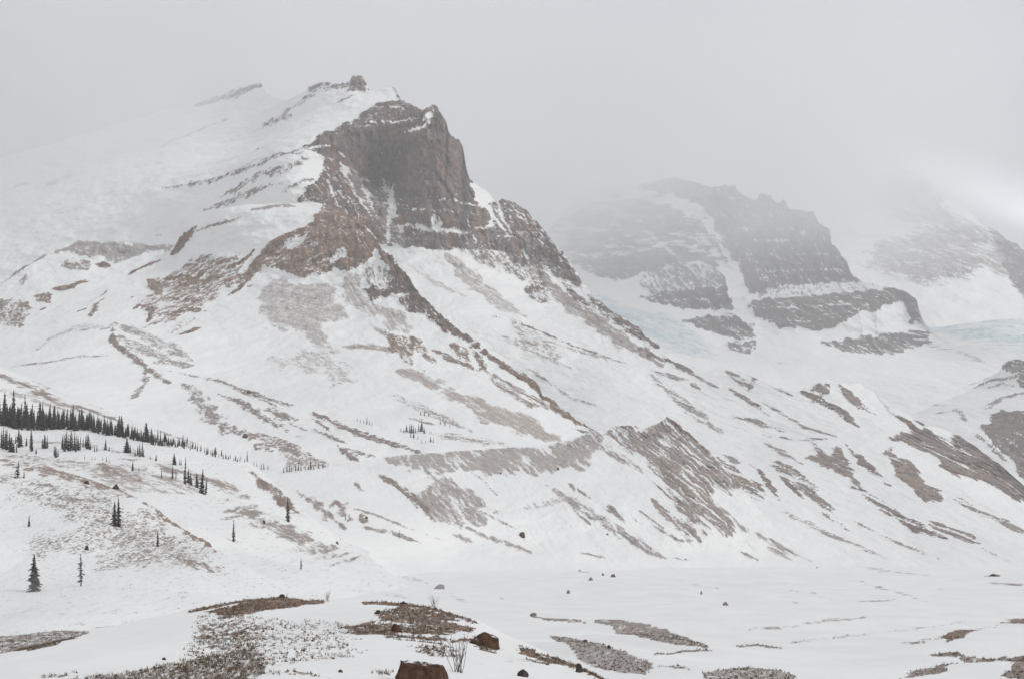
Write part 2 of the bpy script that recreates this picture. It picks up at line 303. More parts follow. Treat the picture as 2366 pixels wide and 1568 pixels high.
MASSIF = dict(
    hints=[[-1435,1052,4900],[-1255,1030,4800],[-1173,823,4500],[-941,786,4300],[-691,713,3900],[-627,1071,4600],[-482,687,3550],[-764,1081,4800],[-412,938,4010],[-496,958,4230],[-529,865,4150],[-303,929,3900],[-191,823,3650],[-139,782,3500],[-88,700,3500],[-327,673,3330],[-323,571,3230],[-269,747,3480],[-217,646,3530],[-232,686,3470],[-262,608,3400],[-245,544,3360],[-139,645,3330],[-146,716,3400],[-100,629,3440],[-139,560,3330],[-277,680,3400],[-52,644,3560],[-173,504,3330],[-35,515,3400],[36,541,3480],[106,453,3420],[-128,370,3080],[0,327,2980],[89,286,2880],[-139,156,2700],[28,197,2720],[129,171,2500],[150,372,3150],[99,368,3180],[206,271,2850],[218,136,2350],[-1038,563,4000],[-653,545,3700],[-460,550,3400],[230,-14,1500],[353,-14,1500],[341,30,1750],[340,73,1950],[469,68,2020],[469,166,2420],[497,144,2390],[518,131,2330],[539,99,2240],[552,63,2150],[287,103,2150],[387,202,2500],[284,245,2750],[180,11,1600],[564,30,2040],[454,172,2450],[138,-14,1500],[408,-19,1480],[-1101,416,3800]],
    sky=[[-1355.4,871.8],[-1207.8,910.0],[-1075.0,959.2],[-949.4,1025.6],[-843.3,1081.0],[-776.9,1085.6],[-730.6,1090.9],[-679.3,1084.8],[-645.6,1093.5],[-607.8,1086.1],[-581.0,1064.9],[-556.8,1022.7],[-528.5,988.1],[-480.6,944.7],[-442.9,932.0],[-420.6,928.8],[-414.5,947.5],[-386.8,934.2],[-367.3,929.4],[-359.3,919.6],[-338.0,912.2],[-323.8,914.7],[-317.9,930.7],[-311.7,934.3],[-299.6,931.4],[-289.1,910.4],[-280.9,891.9],[-275.5,881.8],[-259.2,880.6],[-244.1,888.4],[-234.9,892.5],[-224.4,878.6],[-215.1,851.2],[-200.1,831.5],[-185.7,816.1],[-176.2,790.9],[-165.8,770.1],[-161.4,762.7],[-156.7,779.4],[-149.3,791.1],[-142.2,793.5],[-133.9,784.9],[-129.6,768.0],[-123.0,751.8],[-115.7,742.9],[-111.8,722.8],[-101.4,716.6],[-94.5,714.3],[-87.6,707.3],[-84.6,686.9],[-80.0,660.3],[-75.7,647.8],[-68.8,645.9],[-58.9,642.9],[-48.2,641.7],[-37.2,631.1],[-28.2,614.2],[-23.9,621.5],[-18.8,632.2],[-7.6,635.3],[3.8,629.1],[13.6,622.5],[26.4,613.4],[35.9,596.8],[44.6,586.1],[51.6,569.9],[62.3,555.5],[72.8,535.8],[81.1,519.2],[90.6,514.8],[102.5,497.0],[111.2,480.0],[118.3,463.8],[120.9,450.4],[131.3,441.7],[134.4,425.5],[136.1,406.5],[145.9,401.6],[152.2,383.6],[160.0,369.3],[172.5,354.4],[182.3,339.3],[192.9,329.7],[198.6,310.5],[211.3,297.1],[230.3,274.3],[253.4,252.6],[261.9,240.8],[280.2,242.7],[295.0,247.8],[304.4,245.0],[313.7,236.5],[320.1,221.9],[330.5,212.7],[335.3,202.3],[341.9,196.5],[355.4,195.4],[375.2,201.4],[391.2,208.2],[403.0,211.0],[416.1,205.5],[429.4,204.7],[442.4,207.4],[450.2,201.0],[458.3,190.2],[460.9,176.0],[463.4,167.1],[473.5,169.1],[485.2,154.4],[492.6,143.4],[511.3,139.3],[521.5,132.3],[530.6,118.6],[540.0,99.0],[547.3,82.7],[549.0,62.9],[557.7,41.9],[568.2,13.7]],
    base=[[-1061.1,353.5],[-567.8,314.0],[-222.9,151.4],[-123.8,90.3],[90.9,30.6],[134.2,-25.0],[221.6,-24.8],[413.8,-30.4]],
    px=0.643,
    patches=[
        ('p',[[-354,668],[-320,715],[-286,756],[-265,803],[-248,835],[-205,835],[-169,781],[-156,767],[-146,805],[-130,795],[-112,744],[-93,719],[-82,701],[-73,648],[-65,607],[-42,591],[-36,557],[-70,536],[-104,534],[-146,533],[-184,524],[-209,617],[-232,633],[-266,645],[-284,652],[-293,659],[-314,653],[-333,662]],0,1.25,0.25,0.25,-1.48,21.36,5.7,2.85),
        ('p',[[-321,667],[-296,661],[-283,636],[-267,595],[-245,566],[-223,536],[-212,505],[-249,512],[-276,530],[-306,543],[-324,563],[-360,559],[-340,581],[-324,605],[-319,634]],0,0.98,0.35,0.2,-0.96,16.37,4.09,2.73),
        ('p',[[-284,652],[-232,633],[-212,618],[-204,568],[-184,527],[-118,533],[-39,551],[7,573],[58,527],[100,480],[123,442],[99,453],[64,473],[28,482],[-35,505],[-131,497],[-187,501],[-212,505],[-245,566],[-268,605]],0,0.82,0.22,0.38,-0.21,15.4,4.2,2.8),
        ('p',[[-40,609],[-19,635],[15,629],[48,587],[91,513],[124,452],[113,443],[89,462],[64,482],[28,490],[0,520],[-29,549]],0,1,0.25,0.25,-0.87,17.21,5.02,2.87),
        ('p',[[-184,524],[-132,529],[-77,531],[-80,500],[-131,496],[-180,504]],0,0.95,0.25,0.3,-1.4,16.49,4.81,2.06),
        ('p',[[-77,535],[7,557],[36,525],[28,490],[-14,509],[-77,499]],0,0.95,0.25,0.3,-1.4,16.88,4.92,2.11),
        ('p',[[-202,560],[-146,555],[-142,543],[-181,541],[-201,548]],0,0.95,0.35,0.25,-0.7,16.54,4.82,2.07),
        ('S',[[-213,652],[-210,636],[-212,605],[-207,568],[-212,540],[-209,512]],3.51,1.1,0,0,-1.62,16.84,4.91,1.75),
        ('S',[[-233,649],[-217,622]],5.01,0.9,0,0,-0.98,17.17,5.01,2.86),
        ('S',[[-293,651],[-283,627]],3.13,1,0,0,-1.17,16.71,4.88,2.09),
        ('S',[[-298,674],[-278,667]],3.15,0.9,0,0,-0.56,16.77,4.89,2.1),
        ('S',[[-203,542],[-174,540],[-132,533],[-77,532]],4.13,1,0,0,-0.09,16.54,4.82,2.07),
        ('S',[[-132,556],[-125,533]],9.61,1,0,0,-1.27,16.47,4.8,2.06),
        ('S',[[-40,609],[-32,579],[-7,540]],2.87,0.9,0,0,-1.03,17.22,5.02,1.43),
        ('S',[[-26,626],[-18,583],[0,544]],2.9,0.9,0,0,-1.17,17.38,5.07,1.45),
        ('S',[[-73,638],[-41,614]],5.79,0.9,0,0,-0.76,17.36,5.06,2.17),
        ('S',[[-242,571],[-224,548],[-211,540]],3.11,0.9,0,0,-0.75,16.61,4.84,1.38),
        ('S',[[16,518],[30,487]],3.18,0.9,0,0,-1.11,16.96,4.95,1.41),
        ('S',[[-262,749],[-209,740],[-165,743]],2.84,0.7,0,0,0.06,17.04,4.97,2.13),
        ('S',[[-184,714],[-157,726],[-139,766]],5.3,1,0,0,0.7,16.95,4.94,2.12),
        ('S',[[-263,808],[-226,802],[-196,789]],2.96,0.6,0,0,0.04,17.74,5.17,2.22),
        ('S',[[-356,668],[-328,676],[-308,683]],3.43,0.9,0,0,0.08,16.48,4.81,2.06),
        ('S',[[-352,638],[-329,656],[-318,653]],3.4,0.9,0,0,0.12,16.33,4.76,2.04),
        ('S',[[-268,605],[-247,615],[-216,587]],3.16,0.7,0,0,-0.38,16.83,4.91,2.1),
        ('S',[[-133,586],[-85,593],[-51,593]],2.81,0.6,0,0,-0.17,16.88,4.92,2.11),
        ('p',[[-70,499],[-14,516],[36,491],[64,460],[42,439],[7,453],[-28,465],[-62,478]],0,0.55,0.3,0.4,-1.05,16.7,4.87,2.78),
        ('p',[[21,436],[56,451],[63,406],[51,394],[27,415]],0,0.9,0.4,0.3,-0.7,16.38,4.78,2.05),
        ('s',[[-110,487],[-68,441],[-20,389],[22,355]],14.56,0.85,0.4,0.6,-0.67,33.08,3.31,4.47),
        ('s',[[-160,458],[-127,427],[-75,399]],4.64,0.6,0.3,0.6,-0.51,26.5,2.65,3.71),
        ('s',[[43,480],[70,437],[118,366],[168,294],[209,259]],14.52,1.1,0.4,0.5,-0.65,32.27,3.23,4.36),
        ('s',[[131,415],[155,363],[183,326],[211,294]],11.91,1.1,0.35,0.25,-0.63,15.24,4.45,3.18),
        ('s',[[185,287],[227,259],[250,242]],5.8,0.9675999999999999,0.3,0.35000000000000003,-0.4,25.53,2.03,2.9),
        ('s',[[89,453],[110,417],[133,386]],7.69,1.0856,0.35,0.3,-0.67,30.06,2.39,3.42),
        ('s',[[-35,354],[31,330],[84,296],[129,272],[178,248]],2.1,0.92,0.2,0.3,-0.34,26.41,2.1,1.68),
        ('p',[[-3,352],[31,330],[55,303],[74,271],[59,264],[30,287],[6,295]],0,0.5,0.3,0.5,-0.79,14.44,4.21,4.06),
        ('s',[[-31,322],[18,287],[86,248]],2.96,0.52,0.3,0.5,-0.44,26.08,2.07,2.37),
        ('s',[[23,252],[51,229],[82,194],[119,172]],2.77,0.7315999999999999,0.3,0.45,-0.48,24.35,1.94,1.77),
        ('s',[[48,303],[101,278],[145,262]],2.95,0.6726000000000001,0.3,0.45,-0.29,25.96,2.07,1.89),
        ('s',[[192,235],[211,204],[229,163],[242,133]],8.48,0.708,0.35,0.45,-0.7,20.89,2.61,3.52),
        ('s',[[194,243],[239,223],[253,195]],4.13,0.8495999999999999,0.3,0.45,-0.42,24.25,1.93,2.65),
        ('s',[[237,253],[260,222],[274,205]],3.12,0.8495999999999999,0.3,0.45,-0.53,24.38,1.94,1.99),
        ('s',[[294,239],[308,205]],6.81,1.0856,0.3,0.45,-0.63,23.96,1.91,2.94),
        ('s',[[324,225],[305,200]],3.01,1.0856,0.3,0.4,-2.03,23.52,1.87,1.92),
        ('s',[[280,214],[298,181],[308,158]],3.87,1.0266,0.3,0.4,-0.59,22.69,1.8,2.48),
        ('s',[[270,158],[292,147],[311,131]],4.23,1.0266,0.3,0.4,-0.29,21.3,1.69,2.71),
        ('s',[[311,179],[334,137],[357,121]],2.39,0.7315999999999999,0.3,0.45,-0.44,20.99,1.67,1.53),
        ('s',[[286,127],[317,118],[351,118]],2,0.7315999999999999,0.2,0.35000000000000003,-0.06,20.1,1.6,1.28),
        ('s',[[336,210],[347,187]],3.24,0.9675999999999999,0.3,0.35000000000000003,-0.59,22.8,1.81,2.07),
        ('s',[[357,193],[379,175],[389,160],[394,138]],7.36,1.003,0.4,0.35000000000000003,-0.52,19.63,3.44,2.45),
        ('p',[[372,198],[390,207],[401,205],[394,189],[382,186]],0,1,0.4,0.4,-0.7,12.3,3.59,1.54),
        ('p',[[413,204],[425,193],[430,173],[433,157],[414,166],[408,182]],0,0.95,0.4,0.4,-0.7,12.05,3.51,1.51),
        ('S',[[371,183],[392,172]],2,0.8,0,0,-0.3,11.98,3.49,1),
        ('s',[[282,114],[295,86]],3.83,0.7315999999999999,0.3,0.45,-0.52,19.27,1.53,2.45),
        ('p',[[305,92],[327,101],[332,94],[349,110],[348,98],[336,74],[330,61],[322,68],[317,76],[308,84]],0,1.05,0.4,0.4,-1.05,16.7,2.09,1.67),
        ('s',[[358,106],[355,84],[356,60]],4.65,1.003,0.4,0.35000000000000003,-0.84,16.53,1.65,2.07),
        ('p',[[385,98],[408,108],[397,91],[409,91],[402,74],[393,60],[404,53],[382,39],[372,41],[372,52],[373,68],[384,87]],0,1.05,0.42,0.4,-0.96,20.13,2.01,1.61),
        ('p',[[415,119],[457,131],[488,138],[502,124],[525,136],[542,101],[553,65],[561,43],[579,18],[530,13],[513,45],[493,47],[488,63],[471,69],[440,72],[449,99],[442,107]],0,1.15,0.38,0.38,-0.91,26.31,2.19,2.19),
        ('S',[[438,111],[425,85],[424,58]],1.48,0.8,0,0,-0.76,10.12,2.95,1.26),
        ('s',[[460,161],[469,146],[474,127]],6.05,1.1,0.4,0.3,-0.61,21.3,1.69,2.42),
        ('s',[[482,151],[503,136]],3.05,1.0856,0.4,0.3,-0.39,21.45,1.71,1.95),
        ('S',[[496,145],[504,132],[501,117]],6.22,1,0,0,-0.66,11.49,3.35,2.39),
        ('s',[[267,83],[272,56],[278,25],[279,15]],6.1,0.59,0.35,0.4,-0.7,15.03,1.88,2.54),
        ('s',[[323,55],[331,36],[339,17],[349,8]],7.58,0.767,0.35,0.35000000000000003,-0.52,14.28,1.78,1.78),
        ('s',[[351,19],[367,10],[371,2]],5.45,0.708,0.35,0.4,-0.38,13.42,1.68,2.26),
        ('s',[[397,55],[409,38],[423,19],[436,2]],6.76,0.59,0.35,0.4,-0.46,21.62,1.8,2.43),
        ('s',[[369,0],[373,-8],[379,-17],[391,-22]],1.95,0.7315999999999999,0.3,0.45,-0.43,13.7,1.09,1.25),
        ('s',[[220,41],[238,26],[261,10],[276,-2],[293,-11]],2.96,0.6136,0.35,0.5,-0.41,14.88,1.18,1.89),
        ('s',[[290,23],[306,5],[327,-8]],2.08,0.5546,0.3,0.45,-0.4,14.64,1.16,1.33),
        ('s',[[417,27],[431,8],[443,-5]],2.57,0.6136,0.3,0.45,-0.46,15.09,1.2,1.65),
        ('s',[[219,93],[222,61],[220,40]],7.46,0.767,0.45,0.37,-0.79,15.91,1.59,1.99),
        ('s',[[246,86],[248,72],[240,43]],3.51,0.9675999999999999,0.45,0.35000000000000003,-0.91,17.64,1.4,2),
        ('s',[[233,64],[231,48]],3.87,0.9675999999999999,0.45,0.35000000000000003,-0.91,17.01,1.35,1.93),
        ('s',[[273,87],[280,69],[279,50]],8.05,0.649,0.4,0.4,-0.79,16.11,1.61,2.72),
        ('s',[[264,70],[264,44]],2.43,1.1,0.45,0.35000000000000003,-0.79,17.13,1.36,1.56),
        ('s',[[229,95],[237,87]],4.85,0.9675999999999999,0.35,0.4,-0.41,18.98,1.51,2.91),
        ('s',[[326,125],[328,74],[326,51]],3.11,0.6136,0.3,0.45,-0.75,18.25,1.45,1.99),
        ('S',[[-265,577],[-227,587],[-211,573]],2.08,0.7,0,0,-0.19,16.68,4.86,2.08),
        ('S',[[-186,573],[-132,566],[-91,568]],2.08,0.7,0,0,-0.06,16.61,4.84,2.08),
        ('S',[[-78,563],[-70,532],[-56,511]],2.43,0.8,0,0,-1.17,16.69,4.87,2.09),
        ('S',[[-35,535],[7,538],[36,516]],2.12,0.7,0,0,-0.34,17,4.96,2.12),
        ('S',[[-265,637],[-246,604],[-235,567]],2.46,0.7,0,0,-1.16,16.84,4.91,2.1),
        ('S',[[-310,611],[-298,581],[-288,554]],2.37,0.7,0,0,-1.21,16.27,4.75,2.03),
        ('p',[[-284,640],[-236,633],[-215,597],[-212,536],[-231,548],[-252,577],[-272,609]],0,1.05,0.22,0.36,-1.05,16.76,4.89,2.79),
        ('S',[[-265,637],[-245,594],[-227,548]],3.5,0.8,0,0,-1.17,16.79,4.9,2.1),
        ('s',[[-693,705],[-614,691],[-518,677],[-430,656],[-365,659],[-323,689]],8.03,0.72,0.2,0.38,0.35,10.96,5.11,3.65),
        ('s',[[-526,626],[-463,627],[-374,623],[-335,650]],9.05,0.6,0.2,0.38,0.38,10.44,4.87,3.48),
        ('s',[[-520,746],[-416,716],[-357,727]],2.57,0.6,0.2,0.4,0.35,11.02,5.14,2.06),
        ('s',[[-543,912],[-439,866]],10.99,0.7,0.2,0.4,0.26,12.68,5.92,4.23),
        ('s',[[-560,894],[-469,897],[-376,901]],10.07,0.42,0.2,0.4,0.44,12.59,5.87,4.2),
        ('s',[[-433,938],[-370,920],[-295,907]],13.8,0.8,0.25,0.4,0.17,12.18,5.68,4.06),
        ('p',[[-323,884],[-320,934],[-300,938],[-280,885]],0,1,0.3,0.35,-0.7,19.11,5.57,2.39),
        ('s',[[-341,853],[-303,871]],4.69,0.8,0.25,0.4,0.44,11.71,5.47,3.75),
        ('s',[[-565,615],[-502,608],[-378,593]],6.39,0.65,0.2,0.4,0.31,10.65,4.97,3.55),
        ('s',[[-378,578],[-330,605]],4.68,0.7,0.2,0.4,0.49,10.03,4.68,3.34),
        ('s',[[-812,890],[-780,923],[-709,959],[-641,972]],4.15,0.55,0.2,0.5,0.38,13.84,6.46,3.32),
        ('s',[[-1129,809],[-1091,816]],3.21,0.72,0.2,0.5,0.22,40.33,3.21,2.57),
        ('s',[[-1053,794],[-968,836]],10.87,0.52,0.1,0.7,0.35,39.87,3.17,6.12),
        ('s',[[-767,1074],[-674,1068],[-570,1053]],17.21,0.95,0.2,0.3,0.26,14.34,6.69,4.78),
        ('s',[[-567,697],[-477,677],[-384,675]],2.54,0.4,0.2,0.5,0.37,10.89,5.08,2.03),
        ('s',[[-680,588],[-659,586]],1.93,0.7,0.2,0.4,0.14,11.56,5.39,1.7),
        ('s',[[-234,894],[-220,869],[-211,839]],3.1,0.9,0.25,0.3,-1.01,11.63,5.43,2.33),
    ])
SPUR = dict(
    hints=[[-870,366,3000],[-791,417,3050],[-687,480,3120],[-528,465,3060],[-448,496,2950],[-296,503,2900],[-199,432,2740],[-137,345,2640],[-26,236,2480],[94,135,2280],[-633,244,2450],[-491,274,2500],[-382,134,1950],[-367,355,2720],[-315,209,2350],[-241,86,1800],[-192,334,2640],[-168,207,2330],[-133,89,1850],[-22,146,2130],[0,97,1950],[-451,120,1750],[-542,178,2100],[-673,385,2950],[-491,372,2850],[-505,120,1750],[-498,272,2480],[78,72,1900]],
    sky=[[-824.6,371.7],[-819.8,314.0],[-781.3,397.1],[-770.1,417.4],[-755.2,429.7],[-736.4,448.8],[-721.2,461.6],[-705.1,472.7],[-688.8,481.5],[-663.8,479.0],[-639.7,475.4],[-632.5,477.8],[-593.3,473.9],[-558.3,470.2],[-524.1,463.7],[-512.4,473.7],[-496.0,481.3],[-482.5,484.1],[-462.4,483.1],[-448.3,494.7],[-421.2,500.9],[-395.8,504.5],[-333.0,504.0],[-293.0,503.5],[-276.5,498.0],[-256.5,489.5],[-235.7,475.3],[-214.8,458.0],[-197.2,436.6],[-186.9,421.5],[-180.1,407.6],[-170.9,397.5],[-161.1,393.5],[-152.6,374.3],[-143.8,367.6],[-134.7,354.5],[-130.3,344.8],[-119.6,328.7],[-109.5,322.4],[-101.2,309.7],[-91.1,300.1],[-74.7,290.8],[-61.0,281.5],[-47.3,265.6],[-33.8,252.9],[-18.1,242.2],[-5.1,230.6],[2.5,213.7],[20.0,208.3],[30.6,195.9],[36.2,176.9],[50.7,170.6],[55.1,163.8],[67.8,154.5],[71.9,146.5],[89.1,136.0],[96.8,126.4],[109.8,106.5]],
    base=[[-472.7,91.7],[-331.5,74.6],[-226.3,34.3],[-85.1,35.6],[96.0,62.8]],
    px=0.505,
    patches=[
        ('s',[[-203,437],[-180,404],[-161,378],[-137,344],[-113,311],[-88,286],[-60,265],[-31,241]],8.08,1.1,0.55,0.22,-0.96,12.94,3.77,2.16),
        ('s',[[-36,244],[0,215],[29,191],[48,164],[71,146],[97,128]],6.07,1.1,0.85,0.25,-0.61,21.37,1.7,1.94),
        ('p',[[-277,498],[-250,489],[-223,469],[-197,439],[-185,411],[-200,385],[-223,372],[-244,380],[-255,407],[-275,423],[-297,448],[-283,470]],0,1.05,0.95,0.34,-0.96,13.66,3.99,2.85),
        ('p',[[-355,418],[-332,436],[-298,451],[-256,414],[-244,380],[-263,368],[-291,363],[-317,378],[-350,390],[-362,362],[-373,354],[-375,386]],0,0.92,0.95,0.34,0.44,10.17,5.09,2.83),
        ('s',[[-375,364],[-354,410],[-320,437],[-282,452]],6.44,1.003,0.95,0.3,0.61,10.31,4.58,2.86),
        ('s',[[-383,493],[-344,499],[-318,495]],4.47,0.8495999999999999,0.5,0.45,0.07,26.2,2.08,2.86),
        ('p',[[-245,377],[-224,386],[-209,411],[-201,385],[-223,372]],0,0.9,0.35,0.22,-0.7,13.31,3.88,2.22),
        ('S',[[-244,387],[-231,406]],7.25,1,0,0,0.88,13.38,3.9,2.23),
        ('S',[[-318,421],[-294,432]],9.71,0.8,0,0,0.46,13.71,4,2.86),
        ('s',[[-524,445],[-504,469],[-482,483]],9.31,1.1,0.95,0.3,0.86,27.31,2.17,2.48),
        ('s',[[-478,475],[-431,476],[-398,482]],2.64,0.9675999999999999,0.85,0.35000000000000003,0.32,26.55,2.11,1.69),
        ('p',[[-543,394],[-521,396],[-493,351],[-516,360]],0,0.95,0.9,0.35,-0.7,14.17,4.13,1.77),
        ('s',[[-581,407],[-565,421],[-541,437]],3.87,1.0856,0.8,0.3,0.43,27.22,2.17,2.47),
        ('p',[[-516,330],[-526,376],[-510,414],[-470,427],[-412,430],[-378,401],[-369,363],[-391,354],[-419,332],[-429,286],[-441,273],[-466,280],[-489,298]],0,0.7,0.92,0.36,0.56,14.62,6.18,8.99),
        ('s',[[-514,391],[-479,391],[-437,373]],5.16,1.1,0.9,0.3,-0.08,25.97,2.07,2.36),
        ('s',[[-483,371],[-459,376],[-442,405]],5.13,1.0856,0.9,0.3,0.56,25.8,2.05,2.93),
        ('s',[[-511,319],[-510,330],[-484,318],[-471,284]],4.78,1.1,0.75,0.25,-0.95,24.02,1.91,2.18),
        ('s',[[-447,299],[-440,316],[-409,311]],5.41,1.1,0.85,0.3,0.19,23.8,1.89,2.16),
        ('s',[[-417,266],[-406,272],[-399,279]],3.88,1.0856,0.9,0.3,0.29,22.76,1.81,2.48),
        ('s',[[-387,342],[-369,363]],4.2,0.9675999999999999,0.85,0.3,0.64,24.62,1.96,2.69),
        ('s',[[-413,392],[-385,402],[-369,421]],5.07,0.9675999999999999,0.85,0.3,0.59,25.51,2.03,2.9),
        ('p',[[-329,368],[-294,358],[-263,356],[-238,343],[-230,323],[-217,299],[-229,291],[-259,297],[-233,262],[-219,238],[-249,256],[-290,274],[-307,289],[-333,313],[-345,335]],0,0.88,0.3,0.72,-0.35,16.04,2.14,5.77),
        ('p',[[-233,366],[-203,365],[-194,338],[-184,324],[-142,302],[-128,282],[-131,270],[-157,272],[-176,298],[-208,315],[-226,331]],0,0.7,0.4,0.65,-0.96,21.43,2.68,5.06),
        ('p',[[-306,233],[-277,231],[-254,241],[-216,234],[-190,213],[-184,187],[-199,181],[-231,199],[-263,212],[-274,208]],0,0.45,0.3,0.65,-0.44,14.56,2.43,5.24),
        ('p',[[-165,274],[-141,265],[-116,263],[-88,215],[-106,229],[-120,241],[-118,214],[-126,219],[-137,232],[-158,240],[-154,251]],0,0.85,0.9,0.35,-0.96,12.07,3.02,2.51),
        ('p',[[-122,214],[-90,192],[-69,178],[-22,155],[7,147],[30,136],[56,108],[36,105],[2,118],[-30,129],[-52,149],[-87,174],[-139,204]],0,0.95,0.75,0.55,-0.58,26.84,2.24,3.62),
        ('s',[[-209,248],[-162,244],[-130,234]],5.04,0.8495999999999999,0.6,0.5,-0.13,22.17,1.76,3.22),
        ('s',[[-185,286],[-150,258]],3.9,0.7315999999999999,0.5,0.5499999999999999,-0.59,22.87,1.82,2.49),
        ('p',[[-79,256],[-56,251],[-49,220],[-65,229]],0,0.85,0.8,0.35,-1.05,12.17,3.55,2.54),
        ('p',[[-52,251],[-28,222],[-39,209]],0,0.85,0.8,0.35,-1.05,12.05,3.51,2.51),
        ('s',[[-97,242],[-70,226],[-39,210]],3.74,1.0856,0.75,0.35000000000000003,-0.43,21.95,1.75,2.39),
        ('s',[[-35,214],[5,183],[38,164],[64,150]],4.19,0.826,0.8,0.4,-0.51,19.17,1.92,2.68),
        ('s',[[-24,197],[19,161],[40,158]],5.31,0.9675999999999999,0.7,0.4,-0.48,20.78,1.65,3.19),
        ('s',[[64,134],[96,124]],2.29,0.8495999999999999,0.6,0.35000000000000003,-0.3,20.17,1.6,1.47),
        ('p',[[-199,342],[-187,349],[-170,341],[-158,359],[-150,368],[-128,336],[-153,333],[-186,325]],0,0.95,0.45,0.22,-0.7,13.06,3.81,2.18),
        ('p',[[-156,329],[-129,333],[-112,305],[-134,301]],0,0.9,0.45,0.22,-1.22,12.87,3.75,2.15),
        ('p',[[-203,379],[-167,384],[-152,358],[-170,346],[-198,350]],0,0.4,0.45,0.4,-1.4,13.16,3.84,2.74),
        ('s',[[-179,397],[-161,378],[-142,345]],4.81,1.0856,0.6,0.25,-0.93,24.18,1.92,2.75),
        ('p',[[-736,447],[-715,461],[-689,482],[-640,478],[-633,479],[-523,465],[-530,455],[-565,460],[-590,445],[-604,436],[-628,439],[-651,462],[-650,443],[-666,452],[-707,458]],0,0.95,0.2,0.5,-0.61,15.21,4.44,3.42),
        ('s',[[-799,378],[-783,400],[-755,430],[-721,462]],4.69,0.8495999999999999,0.3,0.45,0.57,27.53,2.19,3),
        ('p',[[-698,429],[-690,444],[-668,445],[-646,432],[-644,418],[-673,420]],0,0.6,0.5,0.4,-0.7,15.02,4.38,2.5),
        ('s',[[-641,432],[-620,428]],5.47,1.0266,0.6,0.3,-0.16,27.51,2.19,3.13),
        ('s',[[-743,398],[-746,418]],6.21,0.7315999999999999,0.3,0.45,1.19,27.31,2.17,3.97),
        ('s',[[-685,380],[-660,381],[-635,396]],5.69,1.1,0.9,0.33,0.21,26.69,2.12,2.43),
        ('p',[[-705,367],[-680,373],[-662,347],[-690,351]],0,0.9,0.85,0.35,-0.7,14.25,4.16,1.78),
        ('p',[[-796,373],[-746,364],[-703,355],[-662,306],[-649,286],[-702,304],[-731,306]],0,0.8,0.7,0.35,-0.7,13.8,4.02,2.3),
        ('s',[[-596,319],[-591,328]],3.16,1.1,0.5,0.3,0.42,24.7,1.96,2.02),
        ('s',[[-563,305],[-583,338],[-581,348]],4.59,1.1,0.8,0.3,0.88,24.84,1.98,2.82),
        ('s',[[-597,342],[-590,376]],1.83,0.8495999999999999,0.5,0.35000000000000003,0.61,25.79,2.05,1.29),
        ('s',[[-542,348],[-538,353]],2.53,0.9675999999999999,0.5,0.35000000000000003,0.43,25.4,2.02,1.62),
        ('s',[[-664,330],[-661,336]],2.88,1.0856,0.5,0.3,0.46,25.3,2.01,1.84),
        ('s',[[-509,283],[-463,262],[-416,241],[-379,219]],6.89,0.708,0.3,0.45,-0.44,15.03,2,3.38),
        ('s',[[-481,255],[-438,234],[-400,214],[-375,208]],7.27,0.649,0.3,0.45,-0.4,14.54,1.94,3.27),
        ('s',[[-506,277],[-476,241],[-442,220],[-415,201],[-377,179]],3.89,1.0856,0.45,0.35000000000000003,-0.78,21.04,1.67,2.39),
        ('s',[[-415,201],[-397,176],[-384,143]],2.74,0.9086,0.35,0.4,-1.98,19.3,1.53,1.75),
        ('s',[[-366,180],[-331,161]],3.91,0.9675999999999999,0.4,0.4,-0.51,19.64,1.56,2.5),
        ('s',[[-347,168],[-324,146],[-291,122],[-253,103]],6.74,0.826,0.35,0.4,-0.72,12.43,2.07,2.8),
        ('s',[[-390,199],[-334,187],[-300,174],[-232,146]],2.26,0.9086,0.4,0.4,-0.29,19.93,1.59,1.45),
        ('s',[[-316,177],[-268,157],[-237,141]],1.37,0.8495999999999999,0.4,0.4,-0.4,19.33,1.54,0.97),
        ('s',[[-322,167],[-280,148],[-251,131],[-218,112]],3.69,0.9675999999999999,0.5,0.37,-0.5,18.55,1.48,2.11),
        ('s',[[-255,142],[-215,126]],4.43,0.8495999999999999,0.5,0.4,-0.36,18.33,1.46,2.81),
        ('s',[[-258,109],[-225,99],[-199,87],[-163,70]],5.67,0.885,0.6,0.4,-0.38,11.34,1.89,2.55),
        ('s',[[-239,95],[-216,86]],3.99,0.9675999999999999,0.6,0.37,-0.35,16.52,1.31,1.88),
        ('p',[[-211,83],[-199,88],[-167,70],[-196,65]],0,0.5,0.45,0.5,-0.7,8.79,2.56,2.47),
        ('s',[[-204,136],[-186,127],[-158,113],[-125,101],[-84,87]],3.25,1.0856,0.5,0.37,-0.35,17.62,1.4,2),
        ('s',[[-202,129],[-173,110]],1.77,1.0856,0.5,0.35000000000000003,-0.61,17.79,1.41,1.13),
        ('s',[[-200,116],[-174,105],[-155,97]],1.96,0.7906,0.4,0.4,-0.39,17.28,1.37,1.26),
        ('s',[[-163,94],[-138,76]],3.53,1.0856,0.5,0.37,-0.66,16.55,1.32,1.88),
        ('s',[[-151,90],[-124,81]],2.36,0.9675999999999999,0.4,0.4,-0.3,16.6,1.32,1.51),
        ('s',[[-559,199],[-519,206],[-499,217],[-469,220]],2.32,0.7906,0.3,0.45,0.11,20.4,1.62,1.48),
        ('s',[[-568,236],[-558,277],[-510,273]],8.22,0.49559999999999993,0.3,0.45,0.52,22.26,1.77,3.41),
        ('s',[[-264,160],[-228,147]],1.63,0.8495999999999999,0.4,0.35000000000000003,-0.3,19.17,1.52,1.05),
        ('s',[[-294,170],[-286,167]],1.97,0.9675999999999999,0.45,0.35000000000000003,-0.34,19.78,1.57,1.26),
        ('s',[[-134,166],[-71,131],[-41,116]],4.77,0.6136,0.3,0.45,-0.44,18.67,1.49,2.86),
